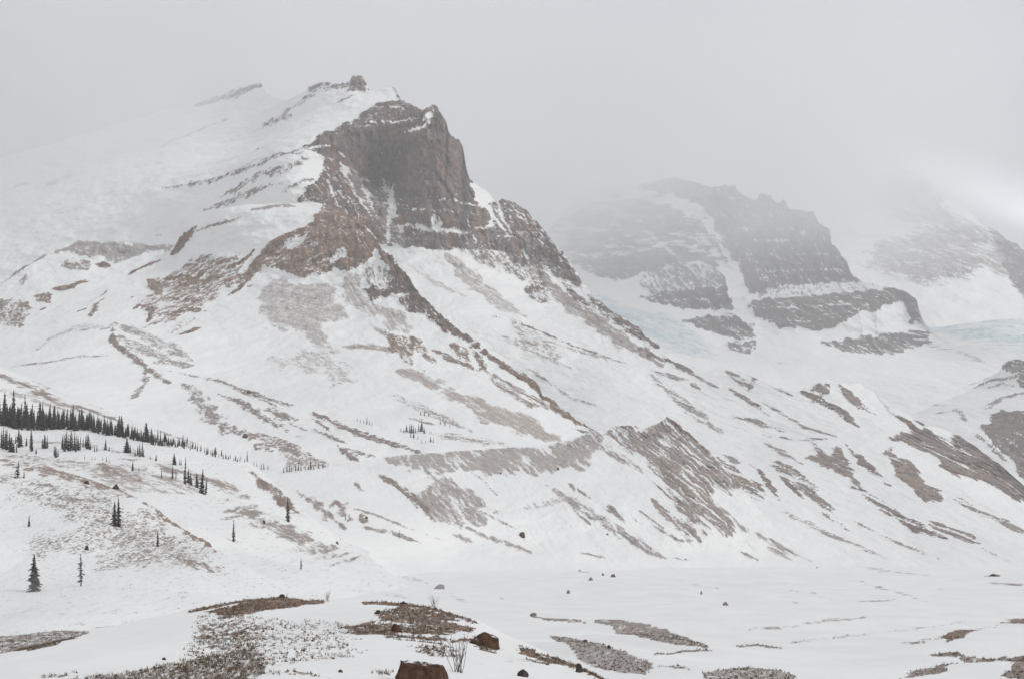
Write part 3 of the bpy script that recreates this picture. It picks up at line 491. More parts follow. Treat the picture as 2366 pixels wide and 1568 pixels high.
        ('s',[[-104,130],[-78,122]],2.58,0.7315999999999999,0.35,0.45,-0.24,18.16,1.44,1.65),
        ('s',[[-84,112],[-36,103],[-4,100]],4.01,0.5546,0.4,0.45,-0.15,17.66,1.4,2.57),
        ('s',[[-224,123],[-199,112]],1.51,0.7906,0.4,0.45,-0.38,17.68,1.41,0.96),
        ('s',[[-209,105],[-197,104]],1.22,0.8495999999999999,0.4,0.45,-0.1,17.17,1.37,0.86),
    ])
MORAINE = dict(
    hints=[[-192,24,1100],[-179,39,1230],[-164,48,1330],[-110,64,1480],[-80,72,1550],[34,85,1650],[87,102,1690],[132,110,1700],[170,70,1620],[196,20,1520],[219,-14,1430],[-146,8,950],[-108,2,960],[-99,-11,880],[-58,-7,1130],[13,-12,1240],[124,-13,1350],[186,-15,1400],[15,40,1430],[-69,37,1340],[107,41,1490],[146,16,1430],[16,58,1520],[-74,58,1450]],
    sky=[[-188.2,29.3],[-187.3,18.8],[-178.8,38.5],[-163.7,47.8],[-149.3,51.6],[-135.8,55.1],[-122.0,60.3],[-109.7,64.5],[-91.2,69.9],[-67.5,73.3],[-48.8,75.4],[-16.6,79.1],[13.5,82.3],[33.9,85.1],[46.2,88.8],[55.0,92.0],[69.3,97.5],[79.9,100.6],[90.5,102.4],[102.5,103.3],[106.1,101.7],[107.8,99.0],[112.3,99.7],[118.5,102.3],[121.3,102.7],[126.0,106.2],[130.0,108.7],[132.7,111.0],[135.0,108.8],[139.3,105.6],[144.0,101.8],[149.2,96.5],[154.3,90.4],[160.4,83.5],[166.1,75.1],[169.3,68.4],[176.0,55.2],[182.2,41.4],[196.3,20.3],[210.1,-1.3],[220.9,-16.2]],
    base=[[-138.6,-12.6],[-97.1,-15.9],[-54.4,-15.6],[38.1,-16.5],[218.9,-18.9]],
    px=0.282,
    patches=[
        ('p',[[-96,71],[-53,76],[-12,80],[18,83],[44,88],[64,94],[75,97],[75,88],[65,70],[57,59],[36,61],[33,57],[9,55],[-17,54],[-27,55],[-37,56],[-59,55],[-77,58],[-95,65]],0,1,0.4,0.54,-0.84,9.6,1.6,2.16),
        ('s',[[-65.3,56.3],[-40,41.5],[-23.7,31.7],[-11.6,24.1]],4.56,0.7,0.4,0.5,-0.8,12.82,1.42,1.92),
        ('s',[[-30.3,55.9],[-10.9,36.4]],1.47,0.72,0.35,0.5,-0.75,12.98,1.03,1.18),
        ('p',[[-69,37.9],[-63.4,36.5],[-54.9,47.7],[-40,41.5],[-27.6,29.1],[-14.9,19.2],[-15.5,14.5],[-26.5,16.2],[-31.3,12.8],[-39,15.9],[-48.7,16.5],[-55.4,25.3]],0,0.68,0.4,0.5,-0.8,10.86,1.36,1.83),
        ('s',[[-93.3,50.8],[-77.8,40.9],[-61.9,31.2],[-50.3,18.4]],2.33,0.97,0.55,0.38,-0.69,12.04,0.96,1.37),
        ('s',[[-28.8,12.6],[-13.1,5.6],[16.3,-4.1]],1.58,0.82,0.4,0.5,-0.36,11.6,0.92,1.27),
        ('s',[[-37.1,8.6],[-16.3,1.2]],1.29,0.67,0.4,0.5,-0.34,11.39,0.91,1.04),
        ('s',[[-19.1,23.4],[2.7,12.5]],1.09,0.52,0.4,0.5,-0.46,12.01,0.96,0.87),
        ('p',[[87,100],[98,104],[106,104],[108,100],[122,105],[133,113],[140,107],[153,93],[159,85],[169,71],[176,55],[168,43],[159,46],[153,41],[154,30],[160,20],[157,8],[135,9],[128,19],[115,45],[104,66],[84,82],[71,94]],0,0.82,0.5,0.43,-0.87,19.65,1.31,4.26),
        ('s',[[87,100],[106,102],[122,103],[132,109],[148,93],[165,72]],2.76,0.8,0.6,0.3,-0.87,13.78,1.38,1.72),
        ('s',[[106,94],[116,74],[126,49],[136,32]],4.85,0.6,0.6,0.34,-0.91,19.41,1.62,1.62),
        ('S',[[78,97],[90,76],[102,58]],2.66,0.9,0,0,-0.81,7.99,2.33,1),
        ('s',[[65,88],[83,74],[104,58]],3.97,0.7,0.4,0.5,-0.7,13.23,1.65,2.23),
        ('s',[[106,54],[126,23],[137,9]],1.5,0.92,0.5,0.4,-0.78,13.21,1.05,1.2),
        ('s',[[102.9,35.5],[113.3,20.5],[130.1,6.0]],4.4,0.95,0.5,0.45,-0.71,11.74,1.76,1.98),
        ('s',[[25.5,45.6],[43.6,32.1],[62.5,18.6],[86.1,1.7],[103.4,-7.1]],3.44,0.8,0.4,0.5,-0.55,12.91,1.43,1.94),
        ('s',[[41,48],[54,37]],1.66,0.92,0.45,0.42,-0.61,13.26,1.05,1.33),
        ('s',[[55.6,36.1],[69.8,27.7],[79.1,16.4]],2.18,0.92,0.45,0.45,-0.63,12.82,1.02,1.75),
        ('s',[[42.4,26.5],[57.5,13.4]],1.14,0.77,0.4,0.45,-0.67,12.52,1,0.91),
        ('s',[[80.7,25.4],[90.6,15.3]],0.72,0.87,0.4,0.45,-0.7,12.71,1.01,0.64),
        ('s',[[90.1,27.0],[105.1,13.6]],1.02,0.87,0.45,0.45,-0.64,12.77,1.02,0.81),
        ('s',[[97.2,15.9],[116.1,4.5],[128.4,5.1]],1.14,0.82,0.4,0.45,-0.33,12.59,1,0.92),
        ('s',[[155,32],[166,15],[189,5],[208,-6],[220,-12]],2.1,0.72,0.35,0.5,-0.55,13.23,1.05,1.68),
        ('s',[[185.7,-0.1],[200.9,-8.8]],2.37,0.62,0.35,0.55,-0.48,13.03,1.04,1.9),
        ('s',[[158.9,-2.0],[172.9,-8.6]],1.02,0.72,0.35,0.45,-0.43,12.77,1.02,0.81),
        ('s',[[45.6,-3.6],[61.7,-6.8]],1.08,0.72,0.4,0.45,-0.2,11.87,0.94,0.86),
        ('s',[[108,-6.6],[122.5,-8.8]],0.84,0.62,0.4,0.45,-0.16,12.29,0.98,0.67),
        ('s',[[159,52],[169,39]],1.6,0.62,0.4,0.5,-0.79,14.04,1.12,1.28),
        ('s',[[-105.9,44.4],[-99.5,37.8],[-96.1,36.9]],0.95,0.82,0.4,0.4,-0.76,11.98,0.95,0.76),
        ('s',[[-101.9,25.9],[-78.6,18.8],[-61.2,11.4],[-40.3,4.2]],0.62,0.62,0.4,0.45,-0.34,10.94,0.87,0.55),
        ('s',[[0,1.7],[13.1,-3.5]],0.79,0.62,0.4,0.45,-0.38,11.65,0.93,0.64),
        ('s',[[-85.4,12.0],[-68.8,8.8],[-53.5,2.9]],1.07,0.67,0.4,0.45,-0.26,10.48,0.83,0.86),
        ('s',[[0,23.8],[38,35.2]],1.43,0.52,0.5,0.7,0.35,12.58,1,1.14),
        ('s',[[8.4,26.9],[37.9,33.6]],3.45,0.37,0.5,0.75,0.2,12.64,1.01,1.94),
        ('s',[[-109.3,28.7],[-96.8,21.4],[-84.8,15.4]],3.18,0.77,0.55,0.4,-0.58,10.75,0.85,1.22),
        ('s',[[-135.5,35.4],[-118.2,27.4],[-104.4,17.8],[-91.9,11.1]],1.81,0.77,0.45,0.42,-0.64,10.6,0.84,1.2),
    ])
FOREST_SLOPE = dict(
    hints=[[-347,115,1200],[-297,103,1150],[-200,68,1020],[-123,41,920],[-232,53,900],[-162,41,830],[-120,26,780],[-89,15,790],[-187,29,730],[-129,19,660],[-85,6,640],[-64,-3,700],[-92,-11,360],[-66,-7,430],[-46,-8,650],[-230,39,800],[-120,-4,420]],
    sky=[[-375.2,128.8],[-306.1,107.7],[-280.4,98.2],[-248.9,85.4],[-215.6,73.3],[-189.8,63.7],[-165.0,55.1],[-139.0,46.4],[-131.0,44.0],[-120.5,39.5],[-110.6,32.9],[-99.8,24.7],[-91.8,19.3],[-77.8,10.8],[-67.4,2.5],[-50.4,-4.7],[-37.0,-9.9],[-23.8,-15.8]],
    base=[[-106.9,-11.1],[-91.5,-10.7],[-60.7,-9.6],[-35.9,-10.9]],
    px=0.157,
    patches=[
        ('s',[[-299.7,99.6],[-284,95.0],[-263.5,88.0],[-234.2,74.6],[-214.9,68.6]],1.54,0.75,0.55,0.42,-0.37,8.78,0.88,1.1),
        ('s',[[-270.2,94.8],[-243.9,86.8],[-215.6,73.9]],2.27,0.67,0.4,0.5,-0.39,9.98,0.79,1.53),
        ('s',[[-265.3,81.9],[-237.4,73.8],[-215.3,67.0]],2.3,0.5,0.5,0.5,-0.29,8.35,0.83,1.41),
        ('s',[[-228.9,74.5],[-213.3,69.3],[-193,62.3]],0.83,0.72,0.5,0.42,-0.34,9.17,0.73,0.67),
        ('s',[[-174.6,57.6],[-148.8,49.7]],0.98,0.52,0.5,0.45,-0.29,8.66,0.69,0.79),
        ('s',[[-158.1,32.4],[-139.2,26.6],[-127.6,23.0],[-117.1,20.6]],3.91,0.5,0.55,0.5,-0.3,7.52,0.6,1.01),
        ('s',[[-158.2,32.9],[-142.9,27.9],[-130.3,23.5]],1.06,0.82,0.8,0.4,-0.39,6.66,0.53,0.76),
        ('s',[[-143.2,34.1],[-129,30.2],[-117.1,26.2],[-103.1,19.7]],1.38,0.7,0.6,0.45,-0.35,6.5,0.65,1.1),
        ('p',[[-110.7,21.1],[-100.4,17.1],[-83,10.0],[-71,1.7],[-57.2,-3.6],[-62.7,-3.3],[-72.7,0.3],[-78.1,3.1],[-84.1,7.2],[-89,9.2],[-95,11.3]],0,0.72,0.4,0.45,-0.49,3.5,0.73,0.98),
        ('s',[[-115.9,34.2],[-106.1,27.2],[-92.5,18.1],[-86.7,14.8]],1.21,1.05,0.6,0.35,-0.74,7.62,0.61,0.87),
        ('s',[[-91.2,16.9],[-83.7,13.4]],0.41,0.72,0.5,0.4,-0.46,7.28,0.58,0.36),
        ('s',[[-226.9,49.0],[-186.3,44.9],[-153.9,38.3],[-138.7,35.3]],1.04,0.42,0.5,0.45,-0.14,7.63,0.61,0.83),
        ('s',[[-156.1,36.0],[-148.8,35.5]],0.82,0.62,0.6,0.4,-0.08,7.18,0.57,0.65),
        ('s',[[-209.9,38.8],[-172,32.8],[-151.5,29.6]],2.38,0.35,0.6,0.45,-0.15,6.35,0.64,1.07),
    ])
NEAR_HILL = dict(
    hints=[[-190,35,660],[-164,30,640],[-129,22,600],[-103,14,560],[-80,2,520],[-54,-7,480],[-97,-10,380],[-69,-8,400],[-107,5,500],[-128,5,500],[-114,-8,400]],
    sky=[[-191.1,35.0],[-163.9,29.7],[-148.4,27.1],[-129.6,22.2],[-112.1,17.1],[-103.4,14.0],[-98.4,11.8],[-92.3,8.3],[-85.2,4.6],[-76.7,1.1],[-63.8,-3.4],[-53.5,-7.5],[-44.5,-10.0],[-32.5,-14.0]],
    base=[[-107.0,-11.1],[-72.3,-10.4],[-43.9,-10.7]],
    px=0.105,
    patches=[
        ('s',[[-161.4,28.3],[-145.9,25.7],[-128.6,21.7],[-122.9,19.5],[-106,15.1]],1.73,0.7,0.75,0.42,-0.27,4.93,0.62,0.62),
        ('s',[[-104.1,14.3],[-98.6,12.1],[-92.5,8.6],[-83.7,4.1],[-71.9,-0.3]],0.78,1.05,0.95,0.38,-0.57,4.87,0.39,0.55),
        ('p',[[-151.2,22.1],[-125,18.9],[-103.9,12.7],[-89.6,6.0],[-75.4,-0.3],[-76.8,-3.4],[-92.8,-2.5],[-104.1,-0.7],[-112.9,-0.6],[-118.2,4.7],[-108.1,4.7],[-122.1,11.5],[-139,13.9]],0,0.36,0.5,0.42,-0.21,0.95,0.42,1.68),
        ('p',[[-109.7,9.2],[-89.5,4.9],[-74.5,-0.3],[-74.4,-3.4],[-86.9,-3.3]],0,0.3,0.5,0.42,-0.35,0.81,0.4,1.21),
        ('s',[[-137.4,19.4],[-129.3,18.1]],0.47,0.72,0.5,0.42,-0.17,5.2,0.41,0.38),
        ('s',[[-126,14.7],[-113.8,13.5]],0.57,0.5700000000000001,0.6,0.42,-0.1,4.99,0.4,0.45),
        ('s',[[-82.2,-0.8],[-64.6,-4.8]],0.68,0.5700000000000001,0.6,0.42,-0.31,4.26,0.34,0.48),
    ])
GROUND = dict(
    py=[-400,100,160,300,500,1000,1600,11000],
    pz=[-8,-8,-8.5,-11,-12,-13,-14.5,-22],
    mounds=[(16,240,40,5,-1.45,1.0),(8.7,205,32,4.5,-1.41,0.9),(52,225,14,10,0.3,1.2),(39,187,5,6,0,0.7),(41,165,7,7,0.2,0.8),(-52,225,15,12,0.2,0.7),(-30,150,20,10,0,0.8),(95,420,60,18,0.2,1.2),(-10,330,60,14,-0.3,1.0),(60,330,50,8,0.5,0.9),(120,700,90,40,0.1,2.0),(30,560,70,25,-0.2,1.4)],
    crest=[[-24.88,70.0,-3.25,-2.6],[-22.05,70.0,-2.83,-2.6],[-18.32,72.0,-2.12,-2.3],[-17.02,76.0,-1.84,-2.1],[-15.88,82.0,-1.49,-1.9],[-14.36,88.0,-1.12,-1.7],[-12.2,92.0,-0.8,-1.6],[-10.63,93.0,-0.68,-1.55],[-9.2,92.0,-0.8,-1.5],[-6.79,90.0,-0.82,-1.5],[-5.51,90.0,-0.86,-1.5],[-3.51,86.0,-1.02,-1.6],[-1.47,80.0,-1.38,-1.75],[-0.3,74.0,-1.69,-1.9],[0.71,70.0,-1.91,-2.0],[1.75,66.0,-2.15,-2.2],[2.68,60.0,-2.3,-2.5],[3.91,55.0,-2.69,-2.7],[5.8,52.0,-3.12,-3.0],[12.65,50.0,-3.54,-3.4],[17.69,50.0,-4.03,-3.6]],
    patches=[
        ('p',[[12.7,317.2],[17.3,349.8],[18.5,315.9],[23.3,299.8],[24.0,274.5],[20.2,204.3],[19.1,212.3],[17.6,213.5],[15.7,226.9],[14.8,235.5],[15.2,306.8]],0,0.92,0.45,0.45,0.0,1.33,1.55,0.22),
        ('p',[[3.2,385.1],[5.5,361.4],[11.6,318.3],[11.3,312.7],[4.9,320.6],[3.1,367.4]],0,0.8,0.55,0.4,0.0,1.67,1.95,0.28),
        ('p',[[13.5,191.5],[17.5,206.1],[20.2,205.0],[19.8,200.7],[17.1,201.7],[13.0,184.5]],0,0.8,0.45,0.42,0.0,0.98,1.14,0.16),
        ('p',[[5.1,277.0],[6.2,275.6],[9.0,247.1],[9.6,200.5],[11.5,180.3],[12.2,171.9],[10.5,158.2],[8.6,162.3],[6.9,172.9],[6.1,188.5],[5.8,215.5]],0,0.98,0.35,0.5,0.0,1.01,1.18,0.17),
        ('p',[[12.6,171.7],[14.6,166.6],[14.3,163.4],[12.3,168.6]],0,0.6,0.4,0.45,0.0,0.83,0.97,0.34),
        ('p',[[15.3,160.4],[19.8,171.2],[22.0,166.6],[22.1,156.5],[19.3,137.5],[12.6,137.7]],0,0.85,0.35,0.5,0.0,0.77,0.89,0.15),
        ('p',[[35.5,303.1],[41.9,306.8],[49.3,318.1],[65.9,375.9],[57.1,325.5],[48.5,313.2],[41.1,301.1],[34.9,297.5]],0,0.55,0.4,0.55,0.0,1.59,1.85,0.4),
        ('p',[[35.0,253.0],[43.9,272.9],[51.9,286.5],[50.1,276.2],[42.2,262.4],[33.8,243.8]],0,0.28,0.3,0.7,0.0,1.31,1.53,0.33),
        ('p',[[26.7,238.5],[29.9,244.7],[30.8,232.6],[29.2,220.5],[29.0,237.8],[25.5,228.0]],0,0.8,0.5,0.45,0.0,1.15,1.35,0.19),
        ('p',[[55.7,292.7],[69.3,323.8],[75.5,333.7],[74.9,330.8],[68.2,318.6],[54.4,285.4]],0,0.5,0.3,0.55,0.0,1.55,1.81,0.65),
        ('p',[[57.7,269.6],[65.3,296.9],[68.4,303.7],[70.3,302.8],[63.7,281.6],[49.7,224.0],[47.1,218.5]],0,1.0,0.7,0.36,0.0,1.34,1.56,0.17),
        ('p',[[43.2,222.1],[45.1,221.6],[58.5,273.5],[56.8,265.6],[44.6,219.2],[42.6,219.2]],0,0.8,0.5,0.4,0.0,1.17,1.36,0.49),
        ('p',[[71.2,306.5],[80.4,331.5],[93.8,367.9],[86.7,340.4],[79.5,327.8],[69.6,299.8]],0,0.7,0.6,0.4,0.0,1.61,1.87,0.67),
        ('p',[[83.9,337.3],[98.3,367.9],[90.5,339.0],[82.1,330.4]],0,0.9,0.7,0.36,0.0,1.67,1.95,0.7),
        ('p',[[38.1,183.7],[44.6,208.6],[46.7,210.5],[41.7,185.6],[39.6,183.4]],0,1.0,0.5,0.4,0.0,0.96,1.12,0.15),
        ('p',[[46.3,208.6],[43.0,186.9],[46.8,194.9],[50.5,205.0],[47.5,192.8],[39.2,163.4],[38.2,166.1],[40.8,183.8]],0,0.75,0.5,0.4,0.0,0.95,1.11,0.4),
        ('p',[[29.7,154.0],[32.5,163.0],[34.7,165.5],[39.6,178.8],[34.4,159.4],[32.3,157.1]],0,0.95,0.4,0.42,0.0,0.8,0.94,0.15),
        ('p',[[47.0,192.6],[51.6,203.0],[57.6,209.6],[41.5,151.3],[38.2,152.6],[37.6,155.3],[39.7,160.1]],0,1.0,0.5,0.4,0.0,0.86,1.01,0.15),
        ('p',[[259.6,1568.0],[271.9,1546.9],[234.0,1205.2],[189.4,908.7],[184.0,883.2],[200.1,1031.0],[243.5,1385.0],[237.1,1432.2]],0,0.6,0.45,0.45,0.0,6.12,7.14,2.55),
        ('p',[[118.4,682.2],[120.0,653.2],[115.5,601.8],[100.3,486.6],[97.1,471.2],[110.8,577.4],[116.7,635.3],[116.8,672.6]],0,0.6,0.45,0.45,0.0,2.95,3.44,1.23),
        ('p',[[211.6,891.4],[215.4,881.3],[209.1,855.9],[205.2,864.5]],0,0.95,0.6,0.36,0.0,4.32,5.04,1.8),
        ('p',[[195.0,816.0],[178.7,700.0],[172.7,676.4],[163.9,686.1]],0,0.7,0.5,0.42,0.0,3.42,3.98,1.42),
        ('p',[[85.4,615.2],[81.4,511.1],[79.9,502.1],[83.7,602.6]],0,0.5,0.4,0.45,0.0,2.75,3.21,1.15),
        ('p',[[85.1,490.8],[95.6,503.5],[92.6,488.0],[83.0,478.7]],0,0.5,0.4,0.45,0.0,2.42,2.82,1.01),
        ('p',[[68.9,489.4],[69.3,485.5],[66.7,466.9],[66.3,470.9]],0,0.6,0.4,0.45,0.0,2.36,2.75,0.98),
        ('p',[[136.6,643.5],[139.7,645.3],[135.8,627.6],[133.0,626.3]],0,0.5,0.4,0.45,0.0,3.14,3.66,1.31),
        ('p',[[40.4,1236.6],[46.6,1200.1],[38.4,895.2],[37.4,871.3],[35.5,913.9],[39.8,1217.3]],0,0.5,0.4,0.45,0.0,4.99,5.83,2.08),
        ('p',[[34.8,2129.1],[45.3,1581.4],[44.3,1548.0],[29.6,1812.2]],0,0.5,0.4,0.45,0.0,8.94,10.43,3.72),
        ('p',[[70.2,837.8],[62.1,675.9],[67.0,643.5],[64.7,621.8],[61.0,664.0],[67.9,810.7]],0,0.5,0.5,0.45,0.0,3.5,4.09,1.46),
        ('p',[[-3.8,536.9],[1.2,485.2],[1.2,470.9],[-3.8,529.7]],0,0.5,0.5,0.45,0.0,2.5,2.91,1.04),
        ('p',[[53.9,1466.3],[62.5,1222.5],[61.6,1205.2],[51.1,1390.0]],0,0.5,0.5,0.45,0.0,6.47,7.55,2.7),
        ('p',[[-58.2,1054.8],[-33.4,777.9],[-16.6,543.1],[-11.0,490.1],[-10.6,470.5],[-16.2,528.9],[-32.2,751.2],[-46.4,841.4]],0,0.4,0.4,0.5,0.0,3.26,3.81,1.36),
        ('p',[[-38.8,594.1],[-27.0,528.9],[-25.8,505.3],[-36.7,561.6]],0,0.35,0.4,0.55,0.0,2.68,3.13,1.12),
        ('p',[[-81.6,320.2],[-78.7,320.4],[-77.6,315.9],[-80.5,315.9]],0,0.6,0.5,0.45,0.0,1.57,1.83,0.65),
        ('p',[[-70.0,262.2],[-67.3,277.6],[-67.8,299.6],[-61.9,293.7],[-16.0,74.2],[-14.6,63.9],[-15.2,62.9],[-57.1,214.1]],0,0.72,0.35,0.45,0.0,0.96,1.11,0.16),
        ('p',[[-66.3,315.9],[-65.5,324.8],[-65.8,339.7],[-63.9,330.1],[-63.0,312.5],[-63.8,303.9]],0,0.6,0.45,0.45,0.0,1.58,1.85,0.66),
        ('p',[[-14.2,88.4],[-13.1,90.9],[-11.9,91.8],[-10.7,93.7],[-9.4,90.9],[-8.4,89.8],[-8.1,86.9],[-9.0,87.4],[-10.2,89.7],[-11.6,89.7],[-12.6,87.3],[-13.2,82.2]],0,1.0,0.8,0.34,0.0,0.44,0.52,0.15),
        ('p',[[-12.4,81.4],[-11.9,89.7],[-10.4,91.3],[-8.6,88.0],[-9.4,83.8],[-10.3,77.9],[-11.1,76.6]],0,1.0,0.75,0.34,0.0,0.17,0.21,0.15),
        ('p',[[-11.7,81.1],[-10.1,88.4],[-8.8,87.6],[-9.9,79.8],[-10.2,77.3],[-10.8,74.5]],0,0.72,0.7,0.36,0.0,0.17,0.2,0.15),
        ('p',[[-10.9,71.1],[-10.0,75.1],[-8.4,70.6],[-7.6,59.2],[-7.1,53.4],[-8.7,57.1],[-9.8,62.0]],0,0.36,0.6,0.4,0.0,0.12,0.16,0.15),
        ('p',[[-10.1,64.4],[-9.6,66.5],[-8.9,67.4],[-8.7,65.7],[-9.4,64.9],[-9.7,62.1]],0,0.7,0.7,0.36,0.0,0.32,0.38,0.15),
        ('p',[[-10.7,44.2],[-9.7,45.7],[-8.8,48.0],[-8.1,52.9],[-7.4,57.6],[-6.2,51.9],[-5.6,42.6],[-9.6,39.7]],0,0.66,0.4,0.45,0.0,0.07,0.12,0.15),
        ('p',[[-10.9,46.6],[-10.3,47.1],[-10.1,46.3],[-9.9,45.6],[-10.1,46.2],[-10.7,45.7]],0,0.8,0.5,0.4,0.0,0.23,0.27,0.15),
        ('p',[[-6.5,88.3],[-4.8,88.1],[-3.3,87.1],[-2.0,83.0],[-1.5,79.8],[-1.5,77.7],[-1.9,78.9],[-3.1,82.6],[-4.6,84.8],[-6.3,85.2]],0,1.0,0.8,0.34,0.0,0.41,0.48,0.15),
        ('p',[[-5.3,79.4],[-4.6,84.6],[-3.1,82.8],[-1.9,78.8],[-2.5,77.2],[-1.2,75.6],[-2.3,71.3],[-2.1,64.2],[-3.4,63.9],[-4.6,66.8],[-5.3,66.2],[-5.9,70.2],[-5.0,74.6]],0,0.86,0.65,0.34,0.0,0.21,0.18,0.15),
        ('P',[[-3.8,68.4],[-2.3,69.6],[-1.0,73.6],[-1.0,72.1],[-2.2,68.0],[-3.7,67.4]],0,0.9,0,0,0.0,0.34,0.4,0.15),
        ('P',[[-4.9,73.5],[-3.8,74.2],[-3.7,73.5],[-4.9,72.8]],0,0.8,0,0,0.0,0.36,0.42,0.15),
        ('P',[[-3.9,66.2],[-2.3,65.8],[-2.2,64.8],[-3.8,64.6]],0,0.8,0,0,0.0,0.32,0.38,0.15),
        ('p',[[-3.1,61.3],[-1.8,63.9],[-1.6,59.2],[-2.2,56.8],[-2.7,58.2]],0,0.5,0.5,0.4,0.0,0.1,0.15,0.15),
        ('p',[[-2.0,67.2],[-1.4,69.7],[-0.9,72.8],[-0.9,70.5],[-1.4,67.9],[-1.9,65.8]],0,1.0,0.75,0.32,0.0,0.34,0.4,0.15),
        ('p',[[-1.2,66.7],[-0.5,66.9],[-0.5,64.4],[-1.2,64.2]],0,0.6,0.6,0.38,0.0,0.32,0.38,0.15),
        ('p',[[0.3,71.5],[0.9,69.1],[1.9,69.0],[2.5,66.5],[2.9,64.0],[2.7,58.9],[2.4,62.9],[1.8,65.3],[0.9,65.3],[0.2,67.2]],0,0.95,0.75,0.34,0.0,0.33,0.38,0.15),
        ('p',[[0.5,65.1],[1.2,65.2],[1.2,63.6],[0.5,63.6]],0,0.8,0.9,0.4,0.0,0.32,0.37,0.15),
        ('p',[[-3.5,49.3],[-3.0,50.8],[-2.9,49.9],[-3.4,48.3]],0,0.5,0.6,0.4,0.0,0.24,0.29,0.15),
        ('p',[[-12.5,79.5],[-5.9,72.9],[-4.2,56.2],[-6.2,47.2],[-8.6,53.1]],0,0.16,0.5,0.4,0.0,0.06,0.1,0.15),
        ('p',[[-6.2,46.8],[-5.3,47.7],[-4.6,48.1],[-4.5,47.2],[-5.2,46.9],[-6.1,45.9]],0,0.35,0.4,0.45,0.0,0.23,0.27,0.15),
    ])
